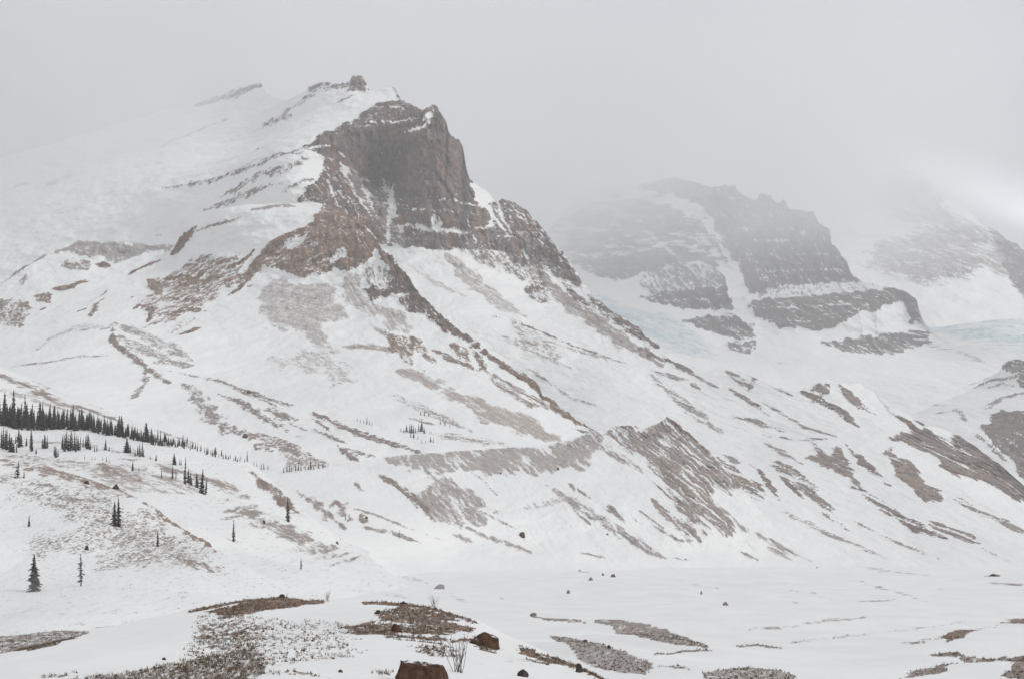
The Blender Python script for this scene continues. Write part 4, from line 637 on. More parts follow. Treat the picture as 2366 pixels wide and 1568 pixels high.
FOREST = [
    (-237.4, 57.0, 8.5),
    (-238.7, 58.1, 7.8),
    (-238.3, 58.6, 7.3),
    (-236.9, 57.2, 6.5),
    (-239.0, 59.4, 6.0),
    (-237.0, 57.9, 5.7),
    (-240.2, 61.5, 8.4),
    (-236.9, 58.3, 5.6),
    (-235.4, 57.6, 6.0),
    (-237.4, 59.9, 7.3),
    (-237.5, 60.3, 7.9),
    (-234.2, 57.9, 8.5),
    (-233.4, 57.4, 6.6),
    (-231.9, 56.6, 5.7),
    (-234.1, 58.8, 8.1),
    (-234.2, 59.3, 6.4),
    (-233.8, 59.8, 8.6),
    (-229.2, 55.2, 5.4),
    (-232.4, 59.4, 5.9),
    (-230.8, 58.3, 7.8),
    (-230.9, 58.1, 8.1),
    (-231.5, 59.2, 6.7),
    (-229.6, 57.7, 8.0),
    (-226.5, 55.7, 6.7),
    (-227.7, 57.0, 8.3),
    (-229.3, 59.4, 5.6),
    (-226.0, 56.8, 8.0),
    (-222.9, 54.5, 5.6),
    (-225.1, 57.1, 5.8),
    (-223.4, 55.3, 5.3),
    (-222.4, 55.3, 6.0),
    (-223.0, 56.1, 8.0),
    (-225.5, 58.9, 6.0),
    (-219.9, 54.8, 5.7),
    (-223.8, 58.3, 6.4),
    (-222.7, 58.3, 6.7),
    (-220.5, 56.8, 5.9),
    (-218.1, 55.0, 5.3),
    (-222.6, 59.2, 6.4),
    (-218.7, 56.8, 7.3),
    (-218.9, 57.0, 5.6),
    (-219.3, 58.3, 5.1),
    (-220.3, 59.7, 7.8),
    (-220.0, 59.5, 6.5),
    (-214.8, 55.9, 5.3),
    (-218.8, 59.9, 6.0),
    (-218.4, 59.9, 7.8),
    (-217.5, 60.2, 6.6),
    (-212.2, 55.7, 6.8),
    (-213.5, 57.1, 5.6),
    (-210.8, 55.5, 6.2),
    (-211.1, 56.5, 5.2),
    (-212.1, 57.6, 6.8),
    (-214.6, 60.1, 6.8),
    (-210.6, 57.4, 6.8),
    (-207.6, 55.4, 4.9),
    (-207.4, 55.4, 5.5),
    (-206.8, 55.9, 7.2),
    (-210.4, 59.6, 7.1),
    (-205.3, 56.1, 6.4),
    (-203.7, 54.5, 7.1),
    (-203.0, 54.7, 4.7),
    (-209.0, 60.8, 6.1),
    (-207.3, 59.4, 5.2),
    (-207.7, 60.4, 7.3),
    (-205.4, 58.9, 5.1),
    (-200.9, 55.5, 6.3),
    (-200.8, 56.7, 6.4),
    (-202.2, 58.4, 6.4),
    (-203.9, 59.9, 6.9),
    (-199.6, 57.1, 6.3),
    (-195.6, 54.4, 5.4),
    (-199.7, 57.7, 6.5),
    (-193.8, 54.0, 6.3),
    (-198.3, 58.2, 5.5),
    (-193.7, 55.0, 5.6),
    (-194.0, 55.7, 5.5),
    (-189.4, 52.8, 5.6),
    (-190.4, 54.1, 4.0),
    (-191.1, 54.9, 4.0),
    (-190.2, 54.3, 5.3),
    (-188.0, 53.5, 4.0),
    (-185.5, 52.0, 5.9),
    (-188.4, 54.4, 5.1),
    (-185.2, 52.6, 4.0),
    (-183.6, 52.4, 4.8),
    (-183.4, 52.3, 4.9),
    (-180.4, 51.0, 5.0),
    (-179.7, 51.0, 4.6),
    (-182.7, 52.9, 4.5),
    (-179.2, 51.5, 5.0),
    (-176.6, 50.3, 5.1),
    (-178.6, 51.7, 3.6),
    (-177.4, 51.3, 4.5),
    (-177.2, 51.6, 4.6),
    (-173.0, 49.6, 4.5),
    (-174.4, 50.7, 3.9),
    (-170.5, 48.7, 3.3),
    (-172.6, 50.1, 4.2),
    (-170.3, 49.4, 4.1),
    (-172.2, 50.8, 4.6),
    (-170.9, 50.5, 3.1),
    (-167.2, 48.5, 4.3),
    (-165.9, 48.0, 4.5),
    (-165.1, 47.7, 4.3),
    (-164.4, 48.2, 4.5),
    (-162.7, 47.4, 4.0),
    (-163.1, 47.6, 2.8),
    (-162.0, 47.7, 2.8),
    (-159.1, 46.1, 3.1),
    (-161.3, 47.7, 3.9),
    (-161.7, 48.3, 3.7),
    (-159.8, 47.5, 3.9),
    (-157.7, 46.8, 3.5),
    (-157.0, 46.5, 2.9),
    (-155.0, 45.6, 3.6),
    (-154.2, 45.3, 2.7),
    (-155.8, 47.2, 2.6),
    (-152.9, 45.4, 2.9),
    (-153.3, 46.0, 2.9),
    (-153.1, 46.3, 3.6),
    (-151.3, 45.4, 3.5),
    (-152.6, 46.6, 3.1),
    (-149.5, 45.0, 2.7),
    (-149.2, 45.2, 2.6),
    (-150.0, 46.2, 3.4),
    (-151.4, 47.3, 3.0),
    (-149.2, 46.4, 2.5),
    (-149.0, 46.2, 3.0),
    (-148.0, 46.3, 2.5),
]
TREES = [
    (0, 'NEAR_HILL', -96.1, -7.5, 6.8, 'full'),
    (3, 'NEAR_HILL', -88.0, -6.6, 6.6, 'broken'),
    (1, 'NEAR_HILL', -102.5, 6.7, 6.4, 'pair_short'),
    (2, 'NEAR_HILL', -101.4, 6.5, 7.8, 'pair_tall'),
    (1, 'NEAR_HILL', -123.1, 6.4, 2.7, 'stub'),
    (2, 'NEAR_HILL', -88.1, 1.3, 3.9, 'ridge_small'),
    (2, 'FOREST_SLOPE', -84.0, 2.9, 5.5, 'bowl'),
    (3, 'FOREST_SLOPE', -61.1, -5.5, 3.4, 'floor'),
    (2, 'FOREST_SLOPE', -83.1, 10.3, 7.6, 'thin_bank'),
    (4, 'NEAR_HILL', -145.2, 21.4, 5.3, 'leaning'),
    (4, 'NEAR_HILL', -143.6, 21.4, 1.9, 'leaning_bush'),
    (2, 'FOREST_SLOPE', -131.1, 26.8, 3.8, 'bench'),
    (1, 'FOREST_SLOPE', -128.6, 26.7, 5.0, 'bench'),
    (2, 'FOREST_SLOPE', -127.9, 26.8, 3.4, 'bench'),
    (2, 'FOREST_SLOPE', -123.1, 24.7, 9.6, 'bench_tall'),
    (0, 'FOREST_SLOPE', -123.0, 25.3, 4.7, 'bench'),
    (1, 'FOREST_SLOPE', -121.2, 24.4, 4.0, 'bench'),
    (0, 'FOREST_SLOPE', -118.7, 23.4, 5.0, 'bench'),
    (0, 'FOREST_SLOPE', -114.4, 20.8, 8.8, 'bench_end'),
    (2, 'FOREST_SLOPE', -113.7, 21.0, 5.8, 'bench_end_low'),
    (0, 'FOREST_SLOPE', -136.9, 34.2, 4.2, 'bench_upper'),
    (2, 'FOREST_SLOPE', -135.5, 34.2, 2.3, 'bench'),
    (0, 'FOREST_SLOPE', -135.0, 34.3, 2.2, 'bench'),
    (0, 'FOREST_SLOPE', -142.5, 29.6, 3.7, 'bench'),
    (1, 'FOREST_SLOPE', -140.6, 29.4, 2.0, 'bench'),
    (1, 'FOREST_SLOPE', -168.9, 41.0, 4.1, 'gap_small'),
    (0, 'FOREST_SLOPE', -166.5, 40.4, 2.0, 'mid'),
    (0, 'FOREST_SLOPE', -159.0, 39.6, 6.1, 'right_clump_left'),
    (1, 'FOREST_SLOPE', -158.2, 39.7, 3.7, 'mid'),
    (1, 'FOREST_SLOPE', -157.2, 39.4, 3.4, 'mid'),
    (2, 'FOREST_SLOPE', -155.6, 39.0, 3.0, 'mid'),
    (0, 'FOREST_SLOPE', -153.2, 37.8, 3.0, 'mid'),
    (2, 'FOREST_SLOPE', -153.2, 38.4, 3.4, 'mid'),
    (1, 'FOREST_SLOPE', -151.5, 37.7, 4.3, 'mid'),
    (2, 'FOREST_SLOPE', -150.9, 37.8, 6.0, 'right_clump_right'),
    (2, 'FOREST_SLOPE', -150.1, 37.6, 3.3, 'mid'),
    (1, 'FOREST_SLOPE', -146.1, 36.1, 2.0, 'mid'),
    (1, 'FOREST_SLOPE', -143.7, 35.6, 2.3, 'mid'),
    (2, 'FOREST_SLOPE', -167.1, 35.2, 1.6, 'mid'),
    (1, 'FOREST_SLOPE', -163.5, 34.7, 1.4, 'mid'),
    (1, 'FOREST_SLOPE', -162.5, 34.7, 1.3, 'mid'),
    (2, 'FOREST_SLOPE', -159.2, 34.3, 1.6, 'mid'),
    (1, 'FOREST_SLOPE', -157.4, 33.9, 1.9, 'mid'),
    (2, 'FOREST_SLOPE', -155.9, 33.5, 1.6, 'mid'),
    (2, 'FOREST_SLOPE', -189.8, 41.9, 5.9, 'clump'),
    (1, 'FOREST_SLOPE', -186.3, 40.5, 6.5, 'clump'),
    (1, 'FOREST_SLOPE', -188.0, 41.9, 7.6, 'clump'),
    (1, 'FOREST_SLOPE', -184.9, 40.7, 6.8, 'clump'),
    (1, 'FOREST_SLOPE', -183.9, 40.7, 7.2, 'clump'),
    (2, 'FOREST_SLOPE', -183.5, 41.0, 6.5, 'clump'),
    (2, 'FOREST_SLOPE', -183.0, 41.2, 6.9, 'clump'),
    (1, 'FOREST_SLOPE', -179.9, 40.0, 6.1, 'clump'),
    (2, 'FOREST_SLOPE', -180.6, 40.9, 6.5, 'clump'),
    (2, 'FOREST_SLOPE', -180.3, 41.1, 5.8, 'clump'),
    (1, 'FOREST_SLOPE', -182.5, 43.1, 3.8, 'mid'),
    (1, 'FOREST_SLOPE', -181.9, 43.4, 4.5, 'mid'),
    (0, 'FOREST_SLOPE', -177.9, 41.9, 6.5, 'clump_right'),
    (0, 'FOREST_SLOPE', -175.2, 41.0, 3.1, 'mid'),
    (1, 'FOREST_SLOPE', -171.4, 39.9, 2.4, 'mid'),
    (2, 'FOREST_SLOPE', -170.8, 40.1, 2.4, 'mid'),
    (2, 'FOREST_SLOPE', -201.3, 40.8, 8.2, 'slim_left'),
    (0, 'FOREST_SLOPE', -209.7, 44.3, 3.5, 'mid'),
    (1, 'FOREST_SLOPE', -196.0, 39.1, 2.4, 'mid'),
    (2, 'FOREST_SLOPE', -200.6, 42.9, 4.2, 'mid'),
    (1, 'FOREST_SLOPE', -199.0, 42.6, 5.9, 'mid'),
    (1, 'FOREST_SLOPE', -198.4, 42.9, 5.9, 'mid'),
    (1, 'FOREST_SLOPE', -185.2, 37.6, 4.0, 'mid'),
    (1, 'FOREST_SLOPE', -181.9, 36.5, 4.6, 'bushy_low'),
    (0, 'FOREST_SLOPE', -182.1, 37.0, 3.0, 'mid'),
    (2, 'FOREST_SLOPE', -217.5, 43.0, 7.7, 'left_clump'),
    (2, 'FOREST_SLOPE', -214.9, 42.0, 8.7, 'left_clump'),
    (2, 'FOREST_SLOPE', -214.7, 42.3, 7.3, 'left_clump'),
    (1, 'FOREST_SLOPE', -212.4, 41.5, 7.6, 'left_clump'),
    (2, 'FOREST_SLOPE', -209.8, 40.7, 6.9, 'left_clump'),
    (0, 'FOREST_SLOPE', -208.3, 40.2, 5.8, 'left_clump'),
    (1, 'FOREST_SLOPE', -207.3, 40.2, 4.4, 'left_clump'),
    (2, 'FOREST_SLOPE', -205.8, 39.9, 4.1, 'left_clump'),
    (1, 'FOREST_SLOPE', -210.8, 43.2, 8.1, 'left_clump'),
    (0, 'FOREST_SLOPE', -210.9, 43.7, 6.3, 'left_clump'),
    (1, 'FOREST_SLOPE', -217.8, 44.9, 5.3, 'left_clump'),
    (2, 'FOREST_SLOPE', -217.0, 45.8, 4.6, 'left_clump'),
    (0, 'FOREST_SLOPE', -217.6, 46.9, 5.0, 'left_clump'),
    (0, 'FOREST_SLOPE', -236.2, 59.2, 13.2, 'line_first'),
    (2, 'FOREST_SLOPE', -230.3, 56.1, 16.3, 'line_second'),
    (2, 'FOREST_SLOPE', -227.4, 55.5, 11.2, 'tall_line'),
    (2, 'FOREST_SLOPE', -226.4, 56.6, 12.8, 'tall_line'),
    (0, 'FOREST_SLOPE', -224.3, 56.5, 9.8, 'tall_line'),
    (0, 'FOREST_SLOPE', -220.4, 56.1, 11.8, 'tall_line'),
    (2, 'FOREST_SLOPE', -221.5, 57.8, 11.1, 'tall_line'),
    (1, 'FOREST_SLOPE', -217.6, 57.3, 10.6, 'tall_line'),
    (1, 'FOREST_SLOPE', -213.7, 55.5, 10.9, 'tall_line'),
    (1, 'FOREST_SLOPE', -213.4, 57.1, 6.1, 'tall_line'),
    (1, 'FOREST_SLOPE', -211.7, 56.7, 6.4, 'tall_line'),
    (2, 'FOREST_SLOPE', -206.1, 55.6, 11.1, 'line_wide'),
    (0, 'FOREST_SLOPE', -204.7, 57.9, 6.5, 'tall_line'),
    (0, 'FOREST_SLOPE', -199.9, 55.6, 7.4, 'tall_line'),
    (1, 'FOREST_SLOPE', -197.1, 55.1, 5.9, 'tall_line'),
    (2, 'FOREST_SLOPE', -195.8, 56.2, 4.9, 'tall_line'),
    (2, 'FOREST_SLOPE', -189.3, 54.9, 6.3, 'tall_line'),
    (0, 'FOREST_SLOPE', -185.9, 55.2, 7.8, 'tall_line'),
    (1, 'FOREST_SLOPE', -180.0, 51.8, 9.4, 'tall_line'),
    (0, 'FOREST_SLOPE', -174.9, 51.2, 6.1, 'tall_line'),
    (0, 'FOREST_SLOPE', -173.3, 50.9, 4.8, 'tall_line'),
    (0, 'FOREST_SLOPE', -166.1, 49.1, 8.2, 'line_right'),
    (1, 'FOREST_SLOPE', -162.0, 47.5, 6.3, 'tall_line'),
    (2, 'FOREST_SLOPE', -162.4, 49.5, 5.9, 'tall_line'),
    (1, 'FOREST_SLOPE', -158.4, 47.4, 5.3, 'tall_line'),
    (0, 'FOREST_SLOPE', -159.0, 49.1, 3.1, 'tall_line'),
    (1, 'FOREST_SLOPE', -149.6, 47.0, 4.1, 'tall_line'),
    (0, 'FOREST_SLOPE', -150.3, 48.4, 3.1, 'tall_line'),
    (2, 'FOREST_SLOPE', -145.2, 46.2, 2.0, 'tall_line'),
    (0, 'FOREST_SLOPE', -133.8, 42.7, 3.2, 'line_last'),
    (0, 'FOREST_SLOPE', -240.0, 59.5, 9.6, 'line'),
    (1, 'FOREST_SLOPE', -238.2, 58.0, 7.1, 'line'),
    (2, 'FOREST_SLOPE', -236.2, 56.5, 9.1, 'line'),
    (1, 'FOREST_SLOPE', -237.4, 57.5, 8.6, 'line'),
    (1, 'FOREST_SLOPE', -236.8, 57.8, 8.5, 'line'),
    (2, 'FOREST_SLOPE', -236.7, 57.8, 8.1, 'line'),
    (2, 'FOREST_SLOPE', -234.6, 56.3, 6.6, 'line'),
    (2, 'FOREST_SLOPE', -234.0, 56.3, 6.5, 'line'),
    (1, 'FOREST_SLOPE', -234.4, 57.1, 6.0, 'line'),
    (1, 'FOREST_SLOPE', -233.9, 57.3, 6.1, 'line'),
    (0, 'FOREST_SLOPE', -233.3, 56.7, 8.7, 'line'),
    (0, 'FOREST_SLOPE', -231.9, 56.4, 8.8, 'line'),
    (0, 'FOREST_SLOPE', -233.9, 59.1, 8.8, 'line'),
    (2, 'FOREST_SLOPE', -230.7, 56.5, 6.1, 'line'),
    (0, 'FOREST_SLOPE', -229.1, 55.2, 7.0, 'line'),
    (1, 'FOREST_SLOPE', -228.9, 55.2, 8.8, 'line'),
    (1, 'FOREST_SLOPE', -230.1, 56.8, 7.0, 'line'),
    (2, 'FOREST_SLOPE', -228.5, 56.1, 6.4, 'line'),
    (1, 'FOREST_SLOPE', -228.9, 56.8, 8.1, 'line'),
    (1, 'FOREST_SLOPE', -225.7, 54.5, 7.0, 'line'),
    (1, 'FOREST_SLOPE', -226.0, 55.8, 5.8, 'line'),
    (1, 'FOREST_SLOPE', -226.2, 55.9, 6.6, 'line'),
    (0, 'FOREST_SLOPE', -228.3, 58.6, 8.1, 'line'),
    (1, 'FOREST_SLOPE', -223.1, 54.5, 7.4, 'line'),
    (1, 'FOREST_SLOPE', -226.0, 58.0, 6.8, 'line'),
    (2, 'FOREST_SLOPE', -224.8, 57.4, 6.6, 'line'),
    (1, 'FOREST_SLOPE', -223.6, 56.9, 6.5, 'line'),
    (2, 'FOREST_SLOPE', -220.6, 54.3, 6.3, 'line'),
    (2, 'FOREST_SLOPE', -219.7, 54.8, 5.8, 'line'),
    (1, 'FOREST_SLOPE', -224.1, 59.6, 8.0, 'line'),
    (1, 'FOREST_SLOPE', -218.5, 54.8, 8.1, 'line'),
    (0, 'FOREST_SLOPE', -218.8, 56.1, 8.0, 'line'),
    (0, 'FOREST_SLOPE', -217.0, 54.7, 7.7, 'line'),
    (0, 'FOREST_SLOPE', -218.5, 56.9, 5.8, 'line'),
    (1, 'FOREST_SLOPE', -216.1, 54.9, 5.3, 'line'),
    (2, 'FOREST_SLOPE', -217.5, 56.8, 8.0, 'line'),
    (0, 'FOREST_SLOPE', -214.9, 55.4, 8.4, 'line'),
    (1, 'FOREST_SLOPE', -216.6, 57.6, 8.6, 'line'),
    (1, 'FOREST_SLOPE', -214.8, 56.8, 5.5, 'line'),
    (2, 'FOREST_SLOPE', -213.9, 56.0, 6.0, 'line'),
    (2, 'FOREST_SLOPE', -212.5, 55.7, 5.9, 'line'),
    (2, 'FOREST_SLOPE', -213.9, 57.4, 6.1, 'line'),
    (0, 'FOREST_SLOPE', -212.4, 57.5, 5.2, 'line'),
    (0, 'FOREST_SLOPE', -212.2, 57.3, 6.6, 'line'),
    (1, 'FOREST_SLOPE', -209.8, 55.8, 8.0, 'line'),
    (1, 'FOREST_SLOPE', -211.2, 58.2, 7.0, 'line'),
    (2, 'FOREST_SLOPE', -209.8, 58.1, 8.2, 'line'),
    (2, 'FOREST_SLOPE', -207.8, 56.4, 6.1, 'line'),
    (1, 'FOREST_SLOPE', -206.1, 55.5, 7.1, 'line'),
    (1, 'FOREST_SLOPE', -205.5, 55.7, 6.0, 'line'),
    (0, 'FOREST_SLOPE', -207.3, 57.8, 6.4, 'line'),
    (1, 'FOREST_SLOPE', -202.7, 55.0, 7.4, 'line'),
    (1, 'FOREST_SLOPE', -204.0, 56.4, 5.3, 'line'),
    (0, 'FOREST_SLOPE', -201.6, 55.5, 7.0, 'line'),
    (0, 'FOREST_SLOPE', -203.8, 57.7, 5.5, 'line'),
    (2, 'FOREST_SLOPE', -199.5, 54.8, 5.4, 'line'),
    (2, 'FOREST_SLOPE', -198.9, 55.4, 6.9, 'line'),
    (2, 'FOREST_SLOPE', -200.0, 56.7, 4.7, 'line'),
    (1, 'FOREST_SLOPE', -202.7, 59.3, 5.5, 'line'),
    (2, 'FOREST_SLOPE', -195.4, 54.5, 6.0, 'line'),
    (0, 'FOREST_SLOPE', -194.5, 53.9, 7.1, 'line'),
    (1, 'FOREST_SLOPE', -193.9, 54.6, 6.7, 'line'),
    (2, 'FOREST_SLOPE', -191.8, 53.1, 6.9, 'line'),
    (2, 'FOREST_SLOPE', -192.9, 54.6, 6.5, 'line'),
    (2, 'FOREST_SLOPE', -193.1, 56.1, 6.8, 'line'),
    (0, 'FOREST_SLOPE', -190.1, 53.9, 6.3, 'line'),
    (0, 'FOREST_SLOPE', -186.7, 52.2, 5.5, 'line'),
    (1, 'FOREST_SLOPE', -187.9, 53.3, 6.4, 'line'),
    (0, 'FOREST_SLOPE', -186.3, 53.2, 5.7, 'line'),
    (2, 'FOREST_SLOPE', -184.4, 52.1, 5.2, 'line'),
    (2, 'FOREST_SLOPE', -185.5, 53.5, 4.4, 'line'),
    (2, 'FOREST_SLOPE', -181.8, 51.6, 4.4, 'line'),
    (1, 'FOREST_SLOPE', -183.8, 53.2, 5.9, 'line'),
    (0, 'FOREST_SLOPE', -180.4, 51.7, 3.8, 'line'),
    (1, 'FOREST_SLOPE', -180.7, 52.5, 5.8, 'line'),
    (1, 'FOREST_SLOPE', -177.5, 50.4, 4.2, 'line'),
    (0, 'FOREST_SLOPE', -177.6, 51.6, 5.1, 'line'),
    (2, 'FOREST_SLOPE', -177.7, 52.2, 5.1, 'line'),
    (0, 'FOREST_SLOPE', -173.6, 50.1, 4.6, 'line'),
    (2, 'FOREST_SLOPE', -171.2, 49.0, 5.1, 'line'),
    (2, 'FOREST_SLOPE', -171.8, 49.5, 4.0, 'line'),
    (2, 'FOREST_SLOPE', -169.3, 48.6, 4.1, 'line'),
    (0, 'FOREST_SLOPE', -168.4, 48.6, 3.7, 'line'),
    (2, 'FOREST_SLOPE', -167.0, 48.3, 5.0, 'line'),
    (2, 'FOREST_SLOPE', -166.6, 48.1, 5.0, 'line'),
    (1, 'FOREST_SLOPE', -167.9, 49.5, 3.3, 'line'),
    (0, 'FOREST_SLOPE', -164.2, 47.7, 4.1, 'line'),
    (1, 'FOREST_SLOPE', -166.1, 49.2, 3.8, 'line'),
    (2, 'FOREST_SLOPE', -161.4, 47.2, 3.8, 'line'),
    (2, 'FOREST_SLOPE', -159.8, 46.1, 4.8, 'line'),
    (0, 'FOREST_SLOPE', -158.5, 45.7, 4.8, 'line'),
    (2, 'FOREST_SLOPE', -157.8, 45.8, 3.8, 'line'),
    (0, 'FOREST_SLOPE', -156.6, 45.7, 3.2, 'line'),
    (2, 'FOREST_SLOPE', -155.6, 45.3, 2.9, 'line'),
    (0, 'FOREST_SLOPE', -154.9, 45.3, 2.9, 'line'),
    (0, 'FOREST_SLOPE', -158.2, 48.3, 4.2, 'line'),
    (2, 'FOREST_SLOPE', -154.0, 45.6, 3.8, 'line'),
    (0, 'FOREST_SLOPE', -154.1, 46.5, 3.6, 'line'),
    (0, 'FOREST_SLOPE', -151.7, 45.1, 2.6, 'line'),
    (2, 'FOREST_SLOPE', -151.9, 46.0, 3.4, 'line'),
    (0, 'FOREST_SLOPE', -153.8, 47.6, 3.2, 'line'),
    (2, 'FOREST_SLOPE', -149.7, 45.0, 3.7, 'line'),
    (2, 'FOREST_SLOPE', -149.0, 45.1, 3.4, 'line'),
    (2, 'FOREST_SLOPE', -149.6, 46.2, 2.8, 'line'),
    (0, 'FOREST_SLOPE', -148.0, 45.6, 3.0, 'line'),
    (1, 'FOREST_SLOPE', -146.0, 44.6, 3.1, 'line'),
    (2, 'FOREST_SLOPE', -147.8, 46.0, 2.9, 'line'),
    (2, 'FOREST_SLOPE', -146.7, 45.8, 3.4, 'line'),
    (2, 'FOREST_SLOPE', -145.0, 45.0, 2.3, 'line'),
    (2, 'FOREST_SLOPE', -143.1, 43.9, 3.3, 'line'),
    (0, 'FOREST_SLOPE', -143.9, 45.0, 2.6, 'line'),
    (0, 'FOREST_SLOPE', -142.8, 44.9, 2.5, 'line'),
    (1, 'FOREST_SLOPE', -140.4, 43.5, 3.3, 'line'),
    (2, 'FOREST_SLOPE', -139.1, 43.3, 3.0, 'line'),
    (2, 'FOREST_SLOPE', -139.8, 44.1, 2.8, 'line'),
    (2, 'FOREST_SLOPE', -136.9, 42.6, 3.2, 'line'),
    (1, 'FOREST_SLOPE', -135.2, 41.6, 3.1, 'line'),
    (0, 'FOREST_SLOPE', -135.7, 42.4, 2.9, 'line'),
    (0, 'FOREST_SLOPE', -134.6, 42.2, 2.3, 'line'),
    (1, 'FOREST_SLOPE', -133.0, 41.1, 2.5, 'line'),
    (1, 'FOREST_SLOPE', -133.3, 42.0, 2.7, 'line'),
    (0, 'FOREST_SLOPE', -131.7, 40.7, 2.2, 'line'),
    (2, 'FOREST_SLOPE', -130.5, 40.6, 1.9, 'line'),
    (0, 'FOREST_SLOPE', -130.8, 41.6, 2.7, 'line'),
    (0, 'FOREST_SLOPE', -128.7, 40.1, 2.1, 'line'),
    (2, 'FOREST_SLOPE', -128.4, 40.4, 2.3, 'line'),
    (1, 'FOREST_SLOPE', -127.9, 40.1, 2.0, 'line'),
    (0, 'FOREST_SLOPE', -127.0, 40.0, 1.9, 'line'),
    (2, 'FOREST_SLOPE', -127.0, 40.5, 2.0, 'line'),
    (2, 'FOREST_SLOPE', -124.8, 39.2, 1.9, 'line'),
    (0, 'FOREST_SLOPE', -124.7, 39.8, 2.5, 'line'),
    (1, 'FOREST_SLOPE', -123.5, 39.1, 1.9, 'line'),
    (1, 'FOREST_SLOPE', -123.4, 39.6, 2.0, 'line'),
    (1, 'FOREST_SLOPE', -124.1, 40.9, 1.5, 'line'),
    (1, 'FOREST_SLOPE', -121.7, 39.2, 2.0, 'line'),
    (2, 'SPUR', -231.1, 70.6, 11.4, 'bowl_edge'),
    (2, 'SPUR', -238.4, 73.5, 5.0, 'bowl_edge'),
    (2, 'SPUR', -225.4, 70.7, 3.6, 'bowl_edge'),
    (2, 'SPUR', -222.8, 70.4, 3.9, 'bowl_edge'),
    (2, 'SPUR', -216.9, 66.7, 5.7, 'bowl_edge'),
    (2, 'SPUR', -215.1, 67.1, 6.1, 'bowl_edge'),
    (2, 'SPUR', -211.3, 66.8, 4.3, 'bowl_edge'),
    (1, 'SPUR', -197.3, 64.3, 4.3, 'crest_row'),
    (2, 'SPUR', -194.8, 64.8, 7.1, 'crest_row'),
    (2, 'SPUR', -192.9, 65.1, 7.8, 'crest_row'),
    (2, 'SPUR', -191.6, 65.3, 6.4, 'crest_row'),
    (2, 'SPUR', -188.4, 65.9, 5.7, 'crest_row'),
    (2, 'SPUR', -186.2, 66.3, 7.9, 'crest_row'),
    (1, 'SPUR', -184.3, 66.6, 5.0, 'crest_row'),
    (2, 'SPUR', -181.1, 67.2, 4.3, 'crest_row'),
    (1, 'SPUR', -178.8, 67.6, 4.3, 'crest_row'),
    (2, 'SPUR', -176.9, 67.9, 9.4, 'crest_row'),
    (1, 'SPUR', -174.6, 68.3, 4.3, 'crest_row'),
    (2, 'SPUR', -170.7, 69.0, 6.5, 'crest_row'),
    (1, 'SPUR', -167.1, 69.6, 4.3, 'crest_row'),
    (2, 'SPUR', -155.0, 124.9, 3.3, 'high_row'),
    (2, 'SPUR', -151.4, 123.8, 3.7, 'high_row'),
    (2, 'SPUR', -147.9, 122.8, 3.7, 'high_row'),
    (2, 'SPUR', -144.7, 121.7, 7.3, 'high_row'),
    (2, 'SPUR', -141.4, 120.1, 4.1, 'high_row'),
    (2, 'SPUR', -138.5, 118.5, 3.6, 'high_row'),
    (2, 'SPUR', -109.1, 112.6, 4.0, 'high_clump'),
    (1, 'SPUR', -106.1, 111.6, 4.8, 'high_clump'),
    (0, 'SPUR', -103.6, 112.7, 7.2, 'high_clump'),
    (2, 'SPUR', -100.6, 111.7, 8.0, 'high_clump'),
    (0, 'SPUR', -98.4, 110.7, 8.8, 'high_clump'),
    (2, 'SPUR', -96.6, 111.3, 8.0, 'high_clump'),
    (2, 'SPUR', -94.5, 110.8, 6.4, 'high_clump'),
    (2, 'SPUR', -91.7, 112.9, 7.2, 'high_clump'),
    (0, 'SPUR', -88.9, 113.0, 10.5, 'high_clump'),
    (0, 'SPUR', -85.6, 110.0, 5.6, 'high_clump'),
    (2, 'SPUR', -97.8, 105.7, 6.3, 'high_clump'),
    (0, 'SPUR', -94.9, 104.7, 5.5, 'high_clump'),
    (1, 'SPUR', -90.7, 103.3, 3.2, 'high_clump'),
    (2, 'SPUR', -85.9, 98.0, 3.9, 'high_clump'),
    (2, 'SPUR', -82.1, 98.1, 3.1, 'high_clump'),
    (0, 'SPUR', -77.8, 100.2, 4.7, 'high_clump'),
    (2, 'SPUR', -75.3, 99.2, 5.5, 'high_clump'),
    (1, 'SPUR', -93.7, 134.6, 4.2, 'high_clump'),
    (0, 'SPUR', -89.8, 133.6, 4.2, 'high_clump'),
    (1, 'SPUR', -85.5, 133.1, 4.2, 'high_clump'),
    (0, 'SPUR', -72.1, 122.9, 3.7, 'high_clump'),
    (0, 'SPUR', -67.3, 121.0, 3.7, 'high_clump'),
    (2, 'SPUR', -62.2, 119.0, 3.7, 'high_clump'),
    (3, 'MORAINE', -65.2, 5.9, 3.8, 'slope_single'),
    (3, 'MORAINE', -94.1, 15.6, 3.7, 'slope_single'),
]
